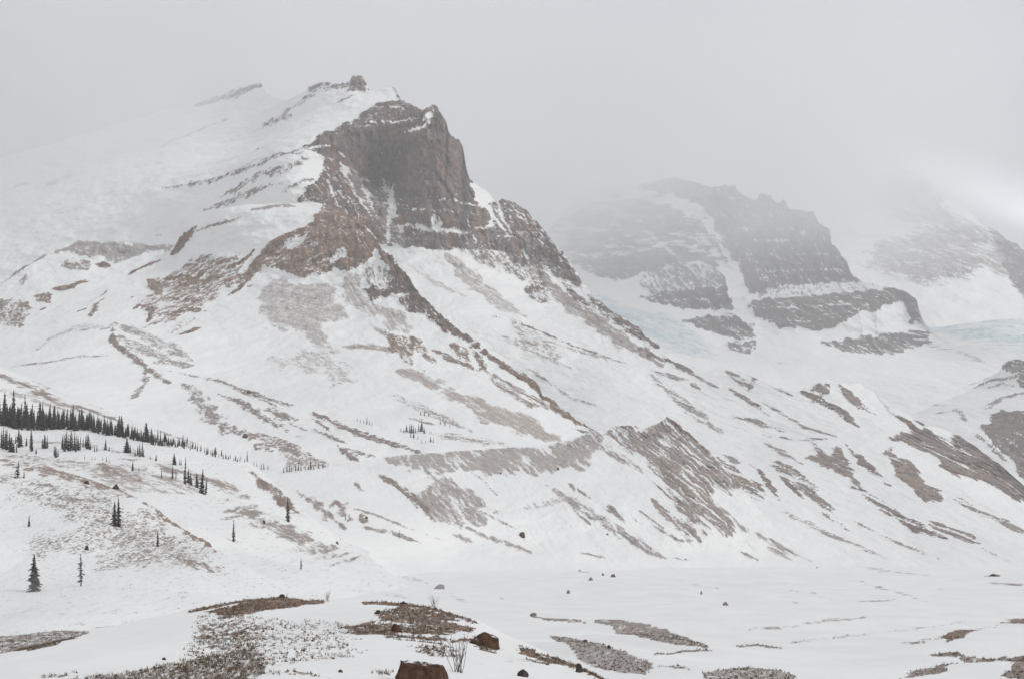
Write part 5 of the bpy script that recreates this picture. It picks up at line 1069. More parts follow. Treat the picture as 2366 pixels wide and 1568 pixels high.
BOULDERS = [
    ('big', 'GROUND', -2.16, 47.87, 1.36, 0.57, 'brown'),
    ('split', 'GROUND', -0.76, 66.93, 1.21, 0.5, 'brown'),
    ('dark', 'GROUND', 0.27, 55.17, 0.34, 0.2, 'dark'),
    ('low', 'GROUND', 2.08, 63.22, 0.26, 0.29, 'dark'),
    ('pebble_mid', 'GROUND', -4.14, 48.63, 0.13, 0.07, 'dark'),
    ('pebble_left', 'GROUND', -8.86, 51.34, 0.13, 0.07, 'dark'),
    ('knoll_top', 'GROUND', -10.55, 92.19, 0.27, 0.17, 'dark'),
    ('knoll_edge', 'GROUND', -4.69, 86.7, 0.36, 0.14, 'dark'),
    ('tuft_rock', 'GROUND', -5.15, 77.3, 0.25, 0.16, 'dark'),
    ('grave', 'GROUND', -4.01, 69.06, 0.37, 0.26, 'brown'),
    ('slab', 'GROUND', -22.84, 628.53, 4.4, 2.2, 'grey'),
    ('valley', 'GROUND', 47.11, 444.13, 2.19, 1.28, 'grey'),
    ('valley_small', 'GROUND', 15.32, 543.83, 1.23, 1.45, 'grey'),
    ('bank_top', 'GROUND', 22.53, 274.46, 0.51, 0.62, 'grey'),
    ('bank_rock', 'GROUND', 8.73, 240.88, 0.69, 0.45, 'brown'),
    ('bank_rock2', 'GROUND', 9.44, 196.45, 0.48, 0.48, 'dark'),
    ('near_valley', 'GROUND', 3.88, 372.94, 1.69, 0.92, 'grey'),
    ('moraine_block', 'MORAINE', 6.7, 7.9, 5.41, 3.78, 'brown'),
    ('moraine_foot', 'MORAINE', -8.5, 54.4, 2.14, 2.14, 'dark'),
    ('moraine_foot2', 'MORAINE', 35.4, 59.5, 2.53, 2.53, 'dark'),
    ('moraine_pink', 'MORAINE', 64.9, 8.9, 2.24, 1.68, 'grey'),
    ('valley_red', 'GROUND', 40.17, 885.69, 1.46, 1.64, 'brown'),
    ('valley_pair', 'GROUND', 43.47, 861.4, 2.84, 1.95, 'brown'),
    ('valley_grey', 'GROUND', 32.05, 817.13, 2.69, 1.85, 'grey'),
    ('valley_far', 'GROUND', 40.72, 1207.79, 1.99, 1.99, 'grey'),
    ('valley_right', 'GROUND', 50.63, 536.89, 0.77, 1.21, 'grey'),
    ('spur_block', 'SPUR', -289.6, 168.4, 5.39, 3.59, 'brown'),
    ('slope_block', 'SPUR', -250.9, 102.0, 5.39, 4.23, 'brown'),
    ('near_red', 'NEAR_HILL', -100.8, 0.6, 1.17, 1.17, 'brown'),
    ('hill_block', 'NEAR_HILL', -124.7, 19.6, 1.93, 1.08, 'brown'),
    ('hill_block2', 'NEAR_HILL', -115.2, 18.3, 2.4, 1.56, 'brown'),
    ('bank_dark', 'FOREST_SLOPE', -86.1, 9.5, 1.29, 1.29, 'dark'),
    ('bank_dark2', 'MORAINE', -85.1, 17.2, 2.17, 2.17, 'dark'),
    ('bank_brown', 'FOREST_SLOPE', -69.3, 2.3, 1.63, 1.63, 'brown'),
    ('valley_end', 'GROUND', 208.85, 866.33, 6.42, 1.6, 'brown'),
    ('right_dot', 'GROUND', 198.92, 1306.34, 2.69, 1.61, 'grey'),
]
SHRUBS = [
    ('boulder_shrub', -1.38, 52.33, 1.0),
    ('crest_shrub', -3.42, 88.14, 0.62),
    ('faint_shrub', -8.14, 88.64, 0.5),
]

# ------------------------------------------------------------------ materials
def new_mat(name):
    m = bpy.data.materials.new(name); m.use_nodes = True
    nt = m.node_tree; nt.nodes.clear()
    return m, nt.nodes, nt.links

def noise_node(n, l, src, scale, detail=3.0, stretch=None, rough=0.55):
    t = n.new('ShaderNodeTexNoise')
    t.inputs['Detail'].default_value = detail; t.inputs['Roughness'].default_value = rough
    if stretch:
        mp = n.new('ShaderNodeMapping'); mp.inputs['Scale'].default_value = tuple(scale * s for s in stretch)
        l.new(src, mp.inputs['Vector']); l.new(mp.outputs[0], t.inputs['Vector']); t.inputs['Scale'].default_value = 1.0
    else:
        l.new(src, t.inputs['Vector']); t.inputs['Scale'].default_value = scale
    return t.outputs['Fac']

def math_node(n, l, op, a, b=None, c=None):
    m = n.new('ShaderNodeMath'); m.operation = op
    for i, v in enumerate((a, b, c)):
        if v is None: continue
        if isinstance(v, (int, float)): m.inputs[i].default_value = v
        else: l.new(v, m.inputs[i])
    return m.outputs[0]

def range_node(n, l, v, a, b, c, d, kind='LINEAR'):
    m = n.new('ShaderNodeMapRange'); m.interpolation_type = kind
    l.new(v, m.inputs['Value'])
    for k, q in zip(('From Min', 'From Max', 'To Min', 'To Max'), (a, b, c, d)): m.inputs[k].default_value = q
    return m.outputs[0]

def mix_node(n, l, f, a, b, blend='MIX'):
    m = n.new('ShaderNodeMix'); m.data_type = 'RGBA'; m.blend_type = blend
    for k, v in (('Factor', f), ('A', a), ('B', b)):
        s = m.inputs[k]
        if isinstance(v, (int, float)): s.default_value = v
        elif isinstance(v, tuple): s.default_value = (*v, 1.0) if len(v) == 3 else v
        else: l.new(v, s)
    return m.outputs['Result']

def attr(n, name):
    a = n.new('ShaderNodeAttribute'); a.attribute_name = name
    return a.outputs['Fac']

def terrain_material(name, pm, stain=0.0, fine=1.7, flat=False):
    """Snow over bare rock and debris; pm is the grain size in metres."""
    m, n, l = new_mat(name)
    out = n.new('ShaderNodeOutputMaterial'); bs = n.new('ShaderNodeBsdfPrincipled')
    l.new(bs.outputs[0], out.inputs[0])
    pos = n.new('ShaderNodeNewGeometry').outputs['Position']
    st = (1, 0.35, 1) if not flat else (1, 0.5, 1)
    n1 = noise_node(n, l, pos, 1 / (3.6 * pm), 4.0, st, 0.65)
    n0 = noise_node(n, l, pos, 1 / (1.5 * pm), 2.0, st, 0.7)
    n2 = noise_node(n, l, pos, 1 / (16.0 * pm), 2.0, st)
    v = math_node(n, l, 'MULTIPLY_ADD', math_node(n, l, 'SUBTRACT', n1, 0.5), fine, attr(n, 'rock'))
    v = math_node(n, l, 'MULTIPLY_ADD', math_node(n, l, 'SUBTRACT', n2, 0.5), 0.3, v)
    v = math_node(n, l, 'MULTIPLY_ADD', math_node(n, l, 'SUBTRACT', n0, 0.5), 1.25, v)
    hw = range_node(n, l, attr(n, 'tone'), 0.36, 0.54, 0.16, 0.46)
    cover = math_node(n, l, 'DIVIDE', math_node(n, l, 'ADD', math_node(n, l, 'SUBTRACT', v, 0.51), hw), math_node(n, l, 'MULTIPLY', hw, 2.0))
    cover = range_node(n, l, cover, 0.0, 1.0, 0.0, 1.0, 'SMOOTHSTEP')
    dust = math_node(n, l, 'MULTIPLY', range_node(n, l, attr(n, 'tone'), 0.3, 0.6, 0.02, 0.48), range_node(n, l, n0, 0.3, 0.75, 0.2, 1.3))
    cover = math_node(n, l, 'MULTIPLY', cover, math_node(n, l, 'SUBTRACT', 1.0, dust))
    ramp = n.new('ShaderNodeValToRGB'); cr = ramp.color_ramp
    cr.elements[0].position = 0.15; cr.elements[0].color = (0.098, 0.086, 0.090, 1)
    cr.elements[1].position = 0.9; cr.elements[1].color = (0.46, 0.61, 0.66, 1)
    for p, c in ((0.4, (0.168, 0.150, 0.148)), (0.55, (0.235, 0.212, 0.198)), (0.72, (0.33, 0.30, 0.285))):
        e = cr.elements.new(p); e.color = (*c, 1)
    l.new(attr(n, 'tone'), ramp.inputs[0])
    grey = ramp.outputs[0]
    brown = mix_node(n, l, attr(n, 'tone'), (0.14, 0.066, 0.031), (0.42, 0.275, 0.175))
    rock = mix_node(n, l, attr(n, 'brown'), grey, brown)
    if stain > 0:
        s1 = noise_node(n, l, pos, 1 / (26.0 * pm), 4.0, (1, 1, 0.16), 0.6)
        s2 = noise_node(n, l, pos, 1 / (70.0 * pm), 2.0)
        sf = math_node(n, l, 'MULTIPLY', range_node(n, l, s1, 0.46, 0.66, 0, 1), range_node(n, l, s2, 0.36, 0.58, 0, stain))
        rock = mix_node(n, l, sf, rock, (0.27, 0.155, 0.085))
        s3 = noise_node(n, l, pos, 1 / (11.0 * pm), 4.0, (1, 1, 0.12), 0.65)
        rock = mix_node(n, l, range_node(n, l, s3, 0.5, 0.66, 0, 0.42), rock, (0.055, 0.047, 0.052))
    n3 = noise_node(n, l, pos, 1 / (9.0 * pm), 5.0, (1, 0.5, 0.7), 0.65)
    var = range_node(n, l, n3, 0.3, 0.7, 0.45, 1.5)
    vm = n.new('ShaderNodeVectorMath'); vm.operation = 'SCALE'; l.new(rock, vm.inputs[0]); l.new(var, vm.inputs['Scale'])
    n4 = noise_node(n, l, pos, 1 / (120.0 * pm), 4.0, (1, 0.4, 1.6))
    snow = mix_node(n, l, range_node(n, l, n4, 0.35, 0.68, 0.0, 1.0), (0.83, 0.828, 0.812), (0.90, 0.896, 0.876))
    col = mix_node(n, l, cover, snow, vm.outputs[0])
    l.new(col, bs.inputs['Base Color'])
    l.new(range_node(n, l, cover, 0, 1, 0.7, 0.92), bs.inputs['Roughness'])
    bs.inputs['Specular IOR Level'].default_value = 0.2
    bmp = n.new('ShaderNodeBump'); bmp.inputs['Distance'].default_value = 3.0 * pm if not flat else 0.5
    rip = noise_node(n, l, pos, 1 / (14.0 * pm), 4.0, (1, 0.35, 1.8), 0.6) if not flat else noise_node(n, l, pos, 0.16, 6.0, (0.45, 1.0, 1), 0.62)
    rip = math_node(n, l, 'MULTIPLY', math_node(n, l, 'MULTIPLY', rip, 1.5), math_node(n, l, 'SUBTRACT', 1.0, cover))
    l.new(math_node(n, l, 'ADD', math_node(n, l, 'MULTIPLY', n3, cover), rip), bmp.inputs['Height']); bmp.inputs['Strength'].default_value = 0.6
    l.new(bmp.outputs[0], bs.inputs['Normal'])
    return m

def simple_material(name, c1, c2, scale, rough=0.9, stretch=None):
    m, n, l = new_mat(name)
    out = n.new('ShaderNodeOutputMaterial'); bs = n.new('ShaderNodeBsdfPrincipled'); l.new(bs.outputs[0], out.inputs[0])
    co = n.new('ShaderNodeTexCoord').outputs['Object']
    f = noise_node(n, l, co, scale, 4.0, stretch)
    l.new(mix_node(n, l, range_node(n, l, f, 0.3, 0.7, 0, 1), c1, c2), bs.inputs['Base Color'])
    bs.inputs['Roughness'].default_value = rough; bs.inputs['Specular IOR Level'].default_value = 0.15
    return m

def rock_material(name, c1, c2):
    m, n, l = new_mat(name)
    out = n.new('ShaderNodeOutputMaterial'); bs = n.new('ShaderNodeBsdfPrincipled'); l.new(bs.outputs[0], out.inputs[0])
    tc = n.new('ShaderNodeTexCoord').outputs['Object']; geo = n.new('ShaderNodeNewGeometry')
    f = noise_node(n, l, tc, 5.0, 6.0, None, 0.65)
    rock = mix_node(n, l, range_node(n, l, f, 0.3, 0.7, 0, 1), c1, c2)
    sp = n.new('ShaderNodeSeparateXYZ'); l.new(geo.outputs['Normal'], sp.inputs[0])
    g = noise_node(n, l, tc, 3.2, 4.0)
    up = math_node(n, l, 'MULTIPLY_ADD', math_node(n, l, 'SUBTRACT', g, 0.5), 0.9, sp.outputs['Z'])
    cov = range_node(n, l, up, 0.86, 1.02, 0, 0.95, 'SMOOTHSTEP')               # dusting caught on flat tops
    l.new(mix_node(n, l, cov, rock, (0.84, 0.86, 0.88)), bs.inputs['Base Color'])
    bs.inputs['Roughness'].default_value = 0.9; bs.inputs['Specular IOR Level'].default_value = 0.2
    b = n.new('ShaderNodeBump'); b.inputs['Strength'].default_value = 0.5; b.inputs['Distance'].default_value = 0.05
    l.new(f, b.inputs['Height']); l.new(b.outputs[0], bs.inputs['Normal'])
    return m

# ------------------------------------------------------------------ mesh helpers
def grid_mesh(name, X, Y, Z, attrs):
    r, c = X.shape
    me = bpy.data.meshes.new(name)
    me.vertices.add(r * c)
    me.vertices.foreach_set('co', np.stack([X, Y, Z], -1).astype(np.float32).ravel())
    i = np.arange(r * c).reshape(r, c)
    q = np.stack([i[:-1, :-1], i[:-1, 1:], i[1:, 1:], i[1:, :-1]], -1).reshape(-1, 4)
    me.loops.add(q.size); me.loops.foreach_set('vertex_index', q.ravel().astype(np.int32))
    me.polygons.add(len(q)); me.polygons.foreach_set('loop_start', np.arange(0, q.size, 4, dtype=np.int32))
    me.update(calc_edges=True)
    me.polygons.foreach_set('use_smooth', np.ones(len(q), bool))
    for k, v in attrs.items():
        a = me.attributes.new(k, 'FLOAT', 'POINT'); a.data.foreach_set('value', v.astype(np.float32).ravel())
    return me

def tri_mesh(name, V, Fc, smooth_=False):
    me = bpy.data.meshes.new(name)
    me.from_pydata([tuple(v) for v in V], [], [tuple(f) for f in Fc]); me.update()
    if smooth_: me.polygons.foreach_set('use_smooth', np.ones(len(me.polygons), bool))
    return me

def link(name, me, mat=None, parent=None):
    o = bpy.data.objects.new(name, me); COL.objects.link(o)
    if mat and me and not me.materials: me.materials.append(mat)
    if parent: o.parent = parent
    return o

def tag(o, label=None, cat=None, group=None, kind=None):
    for k, v in (('label', label), ('category', cat), ('group', group), ('kind', kind)):
        if v: o[k] = v
    return o

def blur(a, k=1):
    for _ in range(k):
        b = np.pad(a, 1, mode='edge')
        a = (b[:-2, 1:-1] + b[2:, 1:-1] + b[1:-1, :-2] + b[1:-1, 2:] + 2 * b[1:-1, 1:-1]) / 6
    return a

SURF = {}
def build_face(key, name, d, label, cat, seed, relief=1.0, strata=1.0, dip=0.0, stain=0.0, res=1.0, fine=1.7, thin=0.0, sink=0.0, gully=None, split=None, ledges=0.28, crack=0.0):
    fc = Face(d); pm = d['px']; step = pm * 2.44 * res
    x0, x1 = fc.sx.min(), fc.sx.max()
    nx = int((x1 - x0) / step); xs = np.linspace(x0, x1, nx)
    zt, zb = fc.zsky(xs), fc.zbase(xs) - sink
    r0, _, t0 = eval_patches(d['patches'], xs, zt - 4 * pm, seed)
    rk = smooth(0.2, 0.6, r0) * (t0 < 0.5)
    zt = zt + rk * (fbm(xs / (7 * pm), xs * 0 + seed, 3, seed) * 7 * pm) * relief + fbm(xs / (40 * pm), xs * 0 + seed, 3, seed + 2) * 3 * pm
    zt = np.maximum(zt, zb + 2 * pm)
    nz = int(np.max(zt - zb) / step * 0.95) + 2
    t = np.linspace(0, 1, nz)[:, None]
    kw = 81; zs_ = np.convolve(np.pad(zt, kw // 2, mode='edge'), np.hanning(kw) / np.hanning(kw).sum(), mode='valid')   # lower rows follow the smoothed skyline
    zs_ = np.clip(zs_, zt - 0.3 * (zt - zb), zt + 0.3 * (zt - zb))
    Z = zb + (zs_ - zb) * t + (zt - zs_) * t ** 3; X = np.broadcast_to(xs, Z.shape).copy()
    r, br, tn = eval_patches(d['patches'], X, Z, seed)
    rw = blur(smooth(0.3, 0.62, r), 2)
    hard = rw * (1 - 0.8 * smooth(0.38, 0.55, tn))
    Y = fc.F(X, Z)
    side = smooth(split[0], split[1], X) if split else 1.0          # debris slopes beyond the cliffs
    if split: hard = hard * (1 - side)
    Y = Y + fbm(X / (90 * pm), Z / (45 * pm), 4, seed + 40) * 24 * pm + fbm(X / (22 * pm), Z / (14 * pm), 3, seed + 50) * 4.0 * pm * (1 - rw)
    warp = fbm(X / (40 * pm), Z / (40 * pm), 3, seed + 60)
    Y = Y - hard * relief * (ridged((X + 0.25 * Z) / (34 * pm) + warp * 0.6, Z / (110 * pm), 4, seed + 70) - 0.55) * 26 * pm
    if gully is not None:                                   # erosion runnels down the fall line
        ga = -math.radians(gully); c_ = -X * math.sin(ga) + Z * math.cos(ga); a_ = X * math.cos(ga) + Z * math.sin(ga)
        gv = ridged(c_ / (13 * pm) + warp * 0.9, a_ / (110 * pm), 4, seed + 72) - 0.60
        Y = Y - side * (0.3 + 0.7 * rw) * gv * 27 * pm
        r = r + side * np.clip(gv * 3.2, -0.95, 0.15) * smooth(-0.3, 0.4, r)
    if crack > 0:
        Y = Y - hard ** 2 * (tn < 0.36) * crack * (ridged(X / (15 * pm) + warp * 0.8, Z / (160 * pm), 3, seed + 74) - 0.5) * 15 * pm
    q = (Z - dip * X) / (17 * pm) + warp * 2.6 + 1.2 * fbm(X / (150 * pm), Z / (60 * pm), 3, seed + 65)
    saw = (q - np.floor(q)); lay = np.where(saw < 0.72, saw / 0.72 * 0.12, 0.12 + (saw - 0.72) / 0.28 * 0.88) + np.floor(q) - q
    Y = Y + hard * strata * lay * 6 * pm
    Y = Y + rw * fbm(X / (6 * pm), Z / (6 * pm), 4, seed + 80, 0.6) * 5.0 * pm * relief - rw * 2.2 * pm * relief
    dY = np.gradient(Y, axis=0) / np.maximum(np.gradient(Z, axis=0), 1e-6)
    ledge = smooth(1.15, 2.9, dY) * hard * (1 if strata > 0 else 0)
    r = r - ledges * ledge
    if thin > 0:                                            # thin wind-scoured snow that lets stones through
        r = np.maximum(r, uniform(fbm(X / (5 * pm), Z / (3.2 * pm), 4, seed + 90)) - 0.62 + thin * (0.5 + 1.2 * fbm(X / (80 * pm), Z / (40 * pm), 3, seed + 95)))
    SURF[key] = (xs, Z, Y)
    # the far side of the ridge
    bo = np.array([14, 50, 130, 320, 700.0]) * pm; dn = np.array([5, 24, 80, 230, 560.0]) * pm
    Zb = np.maximum(zt[None] - dn[:, None], np.minimum(zb, zt - 1)[None] - 5); Yb = Y[-1][None] + bo[:, None]
    X = np.vstack([X, np.broadcast_to(xs, Zb.shape)]); Y2 = np.vstack([Y, Yb]); Z = np.vstack([Z, Zb])
    pad = lambda a, v: np.vstack([a, np.full(Zb.shape, v)])
    pr = np.vstack([r, np.broadcast_to(r[-1], Zb.shape) - np.array([0, .2, .5, .8, 1.])[:, None]])
    me = grid_mesh(name, X, Y2, Z, dict(rock=pr, brown=pad(br, 0.3), tone=pad(tn, 0.4)))
    o = link(name, me, terrain_material(name + '_surface', pm * 1.5, stain, fine))
    return tag(o, label, cat, None, 'structure')

def on_face(key, x, z):
    xs, Z, Y = SURF[key]
    i = int(np.clip(np.searchsorted(xs, x) - 1, 0, len(xs) - 2))
    z = float(np.clip(z, Z[0, i], Z[-1, i]))
    return float(x), float(np.interp(z, Z[:, i], Y[:, i])), z

# ------------------------------------------------------------------ mountains and slopes, far to near
build_face('FAR_PEAK', 'mountain', FAR_PEAK, 'pale rocky peak almost lost in cloud at the far right', 'mountain', 11, 1.0, 0.8, 0.1, 0.0, 1.6)
build_face('MIDDLE_PEAK', 'mountain', MIDDLE_PEAK, 'hazy grey peak with ice ledges and flat rock bands behind the main massif', 'mountain', 12, 1.0, 0.9, 0.05, 0.0, 1.25, 1.1, crack=0.5)
build_face('FAR_MORAINE', 'hill', FAR_MORAINE, 'dark bare ridge at the right edge below the hazy peaks', 'hill', 13, 0.6, 0.0, 0.0, 0.0, 1.5)
build_face('MASSIF', 'mountain', MASSIF, 'main mountain with sheer grey and orange cliff and long snowy flank', 'mountain', 14, 1.15, 1.3, -0.10, 1.0, 1.25, ledges=0.5, crack=1.0, gully=45.0, split=(120, 280))
build_face('SPUR', 'mountain', SPUR, 'brown rocky shoulder below the great cliff, streaked with snow', 'mountain', 15, 1.15, 0.7, 0.25, 0.4, 1.15, ledges=0.22, crack=0.4)
build_face('MORAINE', 'hill', MORAINE, 'sharp crested gullied debris ridge in the middle of the valley', 'hill', 16, 0.5, 0.0, 0.0, 0.0, 1.05, 1.8, 0.0, 8.0, 50.0)
build_face('FOREST_SLOPE', 'hill', FOREST_SLOPE, 'snowy bench carrying the dense line of dark spruces', 'hill', 17, 0.5, 0.0, 0.0, 0.0, 1.5, 1.8, 0.10, 8.0)
build_face('NEAR_HILL', 'hill', NEAR_HILL, 'low speckled snow hill with brown crest at the left', 'hill', 18, 0.5, 0.0, 0.0, 0.0, 1.0, 1.6, 0.10, 8.0)

# ------------------------------------------------------------------ valley floor and near knoll: one sheet
def build_ground():
    s = np.linspace(-1, 1, 600)
    k = np.array([4, 16, 60, 200, 700, 2500, 7000.0])
    ys = np.concatenate([[-350, -120, -40, -10, 4, 12, 20], np.geomspace(27, 2300, 440), [2800, 3600, 5000, 7000, 10800]])
    half = 5 + 0.29 * np.maximum(ys, 0)
    X = np.concatenate([-(half[:, None] + k[::-1][None]), s[None] * half[:, None], half[:, None] + k[None]], 1)
    Y = np.broadcast_to(ys[:, None], X.shape).copy()
    Z = ground_z(GROUND, X, Y)
    r, br, tn = eval_patches(GROUND['patches'], X, Y, 90)
    fl = uniform(fbm(X / 1.1, Y / 3.0, 4, 95)) - 0.62 + 0.35 * fbm(X / 14, Y / 30, 3, 96) - 0.12 * smooth(90, 140, Y)
    r = np.maximum(r, fl - 0.25)
    me = grid_mesh('ground', X, Y, Z, dict(rock=r, brown=br, tone=tn))
    m = terrain_material('ground_surface', 0.075, 0.0, 1.0, True)
    return tag(link('ground', me, m), 'wind-swept snowy valley floor with bare gravel banks and a brown knoll', 'ground', None, 'structure')
build_ground()

def gz(x, y): return float(ground_z(GROUND, np.array([x]), np.array([y]))[0])

# ------------------------------------------------------------------ spruces
def crown_mesh(name, seed, rad, whorls, per, droop, jag, bare=0.06, flag=0.0):
    rg = random.Random(seed); V = []; Fc = []
    def tri(a, b, c):
        k = len(V); V.extend((a, b, c)); Fc.append((k, k + 1, k + 2))
    for w in range(whorls):
        t = w / (whorls - 1)
        z = bare + (0.985 - bare) * t ** 0.92
        R = rad * (1 - t) ** 0.85 * (0.75 + 0.25 * math.sin(w * 2.3 + seed)) + 0.008
        for i in range(per):
            if rg.random() < jag * 0.35: continue
            a = 2 * math.pi * (i + rg.random()) / per + w * 1.7
            L = R * rg.uniform(1 - jag, 1 + 0.5 * jag) * (1 + flag * math.cos(a - 0.3))
            dz = -droop * L * rg.uniform(0.6, 1.3); zz = z + rg.uniform(-0.012, 0.012)
            ca, sa = math.cos(a), math.sin(a); wd = max(0.35 * L, 0.012)
            px, py = -sa, ca
            root = (0, 0, zz + 0.02); tip = (ca * L, sa * L, zz + dz)
            ml = (ca * L * 0.55 + px * wd, sa * L * 0.55 + py * wd, zz + dz * 0.65 - 0.012)
            mr = (ca * L * 0.55 - px * wd, sa * L * 0.55 - py * wd, zz + dz * 0.65 - 0.012)
            mm = (ca * L * 0.6, sa * L * 0.6, zz + dz * 0.45 + 0.012)
            tri(root, ml, mm); tri(root, mm, mr); tri(ml, tip, mm); tri(mm, tip, mr)
            for s_ in (0.45, 0.8):                       # hanging twigs
                b = (ca * L * s_, sa * L * s_, zz + dz * s_)
                e = wd * 0.5
                tri((b[0] + px * e, b[1] + py * e, b[2]), (b[0] - px * e, b[1] - py * e, b[2]), (b[0] + rg.uniform(-.01, .01), b[1], b[2] - rg.uniform(0.02, 0.05)))
    tri((0.006, 0, 0.93), (-0.006, 0.004, 0.93), (0, 0, 1.02)); tri((0, 0.006, 0.93), (0.004, -0.006, 0.93), (0, 0, 1.02))
    return tri_mesh(name, V, Fc)

def trunk_mesh(name):
    V = []; Fc = []; n = 7; lv = [(-0.06, 0.02), (0.0, 0.017), (0.35, 0.012), (0.7, 0.007), (0.97, 0.002)]
    for z, r in lv:
        for i in range(n): V.append((r * math.cos(2 * math.pi * i / n), r * math.sin(2 * math.pi * i / n), z))
    for j in range(len(lv) - 1):
        for i in range(n): Fc.append((j * n + i, j * n + (i + 1) % n, (j + 1) * n + (i + 1) % n, (j + 1) * n + i))
    return tri_mesh(name, V, Fc, True)

needle = simple_material('spruce_needles', (0.040, 0.037, 0.036), (0.125, 0.110, 0.102), 6.0)
bark = simple_material('spruce_bark', (0.028, 0.022, 0.018), (0.06, 0.048, 0.04), 20.0, 0.95, (1, 1, 0.2))
CROWNS = [[crown_mesh('crown', 1, 0.20, 20, 9, 0.55, 0.35), crown_mesh('crown', 2, 0.17, 20, 8, 0.6, 0.4)],
          [crown_mesh('crown', 3, 0.145, 20, 8, 0.6, 0.4), crown_mesh('crown', 4, 0.13, 18, 8, 0.65, 0.45)],
          [crown_mesh('crown', 5, 0.105, 20, 7, 0.7, 0.4), crown_mesh('crown', 6, 0.09, 20, 7, 0.75, 0.45)],
          [crown_mesh('crown', 7, 0.125, 15, 6, 0.4, 0.75, 0.22), crown_mesh('crown', 8, 0.11, 14, 6, 0.4, 0.8, 0.2)],
          [crown_mesh('crown', 9, 0.22, 13, 7, 0.35, 0.6, 0.1, 0.5), crown_mesh('crown', 10, 0.2, 13, 7, 0.4, 0.6, 0.05, 0.5)]]
TRUNK = trunk_mesh('trunk')
for cs in CROWNS:
    for c_ in cs: c_.materials.append(needle)
TRUNK.materials.append(bark)
TREE_LABELS = {
 'full': ('full bushy dark spruce standing alone on blown snow at the far left', None),
 'broken': ('thin ragged spruce with one long low branch, beside the full spruce', None),
 'pair_short': ('shorter trunk of the paired spruces on the speckled hill', None),
 'pair_tall': ('taller trunk of the paired spruces on the speckled hill', None),
 'stub': ('tiny lone spruce on the snow at the left, above the full spruce', None),
 'ridge_small': ('small slim spruce on the speckled hill right of the paired spruces', None),
 'bowl': ('lone slim spruce on smooth snow beyond the brown crested hill', None),
 'floor': ('tiny faint spruce on the snow where the hill meets the valley floor', None),
 'thin_bank': ('thin tall spruce on the grey bank right of the bench trees', None),
 'leaning': ('wind-shaped spruce on the brown crest at the left edge', None),
 'leaning_bush': ('low dark spruce bush at the foot of the wind-shaped spruce', None),
 'bench_tall': ('tallest spruce in the middle of the open cluster on the bench', None),
 'bench_end': ('tall spruce at the right end of the open cluster on the bench', None),
 'bench_end_low': ('shorter spruce touching the right end tree of the bench cluster', None),
 'bench_upper': ('small spruce standing alone just above the bench cluster', None),
 'slim_left': ('slim tall spruce alone on snow right of the left edge clump', None),
 'clump_right': ('tallest of the few spruces directly right of the tight clump', None),
 'gap_small': ('small full spruce alone between the tight clump and the right clump', None),
 'right_clump_left': ('tall spruce at the left end of the right hand clump below the tree line', None),
 'right_clump_right': ('tall slim spruce at the right end of the right hand clump', None),
 'bushy_low': ('squat bushy spruce below the left part of the tree line', None),
 'line_first': ('tall spruce closest to the left edge in the dense tree line', None),
 'line_second': ('tallest spruce of the dense tree line, second from the left edge', None),
 'line_wide': ('broad pointed spruce in the middle of the dense tree line', None),
 'line_right': ('pointed spruce standing clear above the thin right part of the tree line', None),
 'line_last': ('lone slim spruce at the far right end of the tree line', None),
 'bench': ('dark spruce in the open cluster at the right end of the bench', 'spruces on the end of the bench'),
 'mid': ('short dark spruce scattered on snow just below the dense tree line', 'spruces scattered below the tree line'),
 'clump': ('narrow dark spruce in the tight clump below the dense tree line', 'tight clump of spruces'),
 'left_clump': ('dark spruce in the clump at the left edge below the tree line', 'clump at the left edge'),
 'tall_line': ('tall pointed spruce rising above the dense dark tree line', 'tall spruces of the tree line'),
 'line': ('dark spruce packed into the dense tree line across the slope', 'spruces of the dense tree line'),
 'bowl_edge': ('small spruce on snow beyond the right end of the tree line', 'small spruces beyond the tree line'),
 'crest_row': ('small spruce in the row behind the smooth snow crest', 'row of spruces behind the snow crest'),
 'high_row': ('tiny spruce in the short row high on the snow slope', 'short row high on the slope'),
 'high_clump': ('tiny spruce in the scattered clump on the slope below the brown scree', 'clump high on the slope'),
 'slope_single': ('tiny ragged spruce among the debris streaks of the moraine foot', 'single spruces at the moraine foot'),
}
rt = random.Random(3)
for kind, key, x, z, h, k in TREES:
    X_, Y_, Z_ = on_face(key, x, z)
    e = bpy.data.objects.new('spruce_tree', None); COL.objects.link(e)
    e.empty_display_size = 0.5
    e.location = (X_, Y_, Z_ - 0.015 * h)
    lean = 0.16 if k == 'leaning' else 0.05
    e.rotation_euler = (rt.uniform(-lean, lean), rt.uniform(-lean, lean), rt.uniform(0, 6.28))
    w = rt.uniform(0.95, 1.9) if k.split('_')[0] in ('line', 'tall', 'clump', 'left', 'bench', 'mid', 'right') else rt.uniform(1.3, 1.6)
    h *= rt.uniform(0.95, 1.2)
    e.scale = (h * w, h * w, h)
    lab, grp = TREE_LABELS[k]
    tag(e, lab, 'tree', grp)
    link('trunk', TRUNK, None, e); link('crown', CROWNS[kind][rt.randrange(2)], None, e)

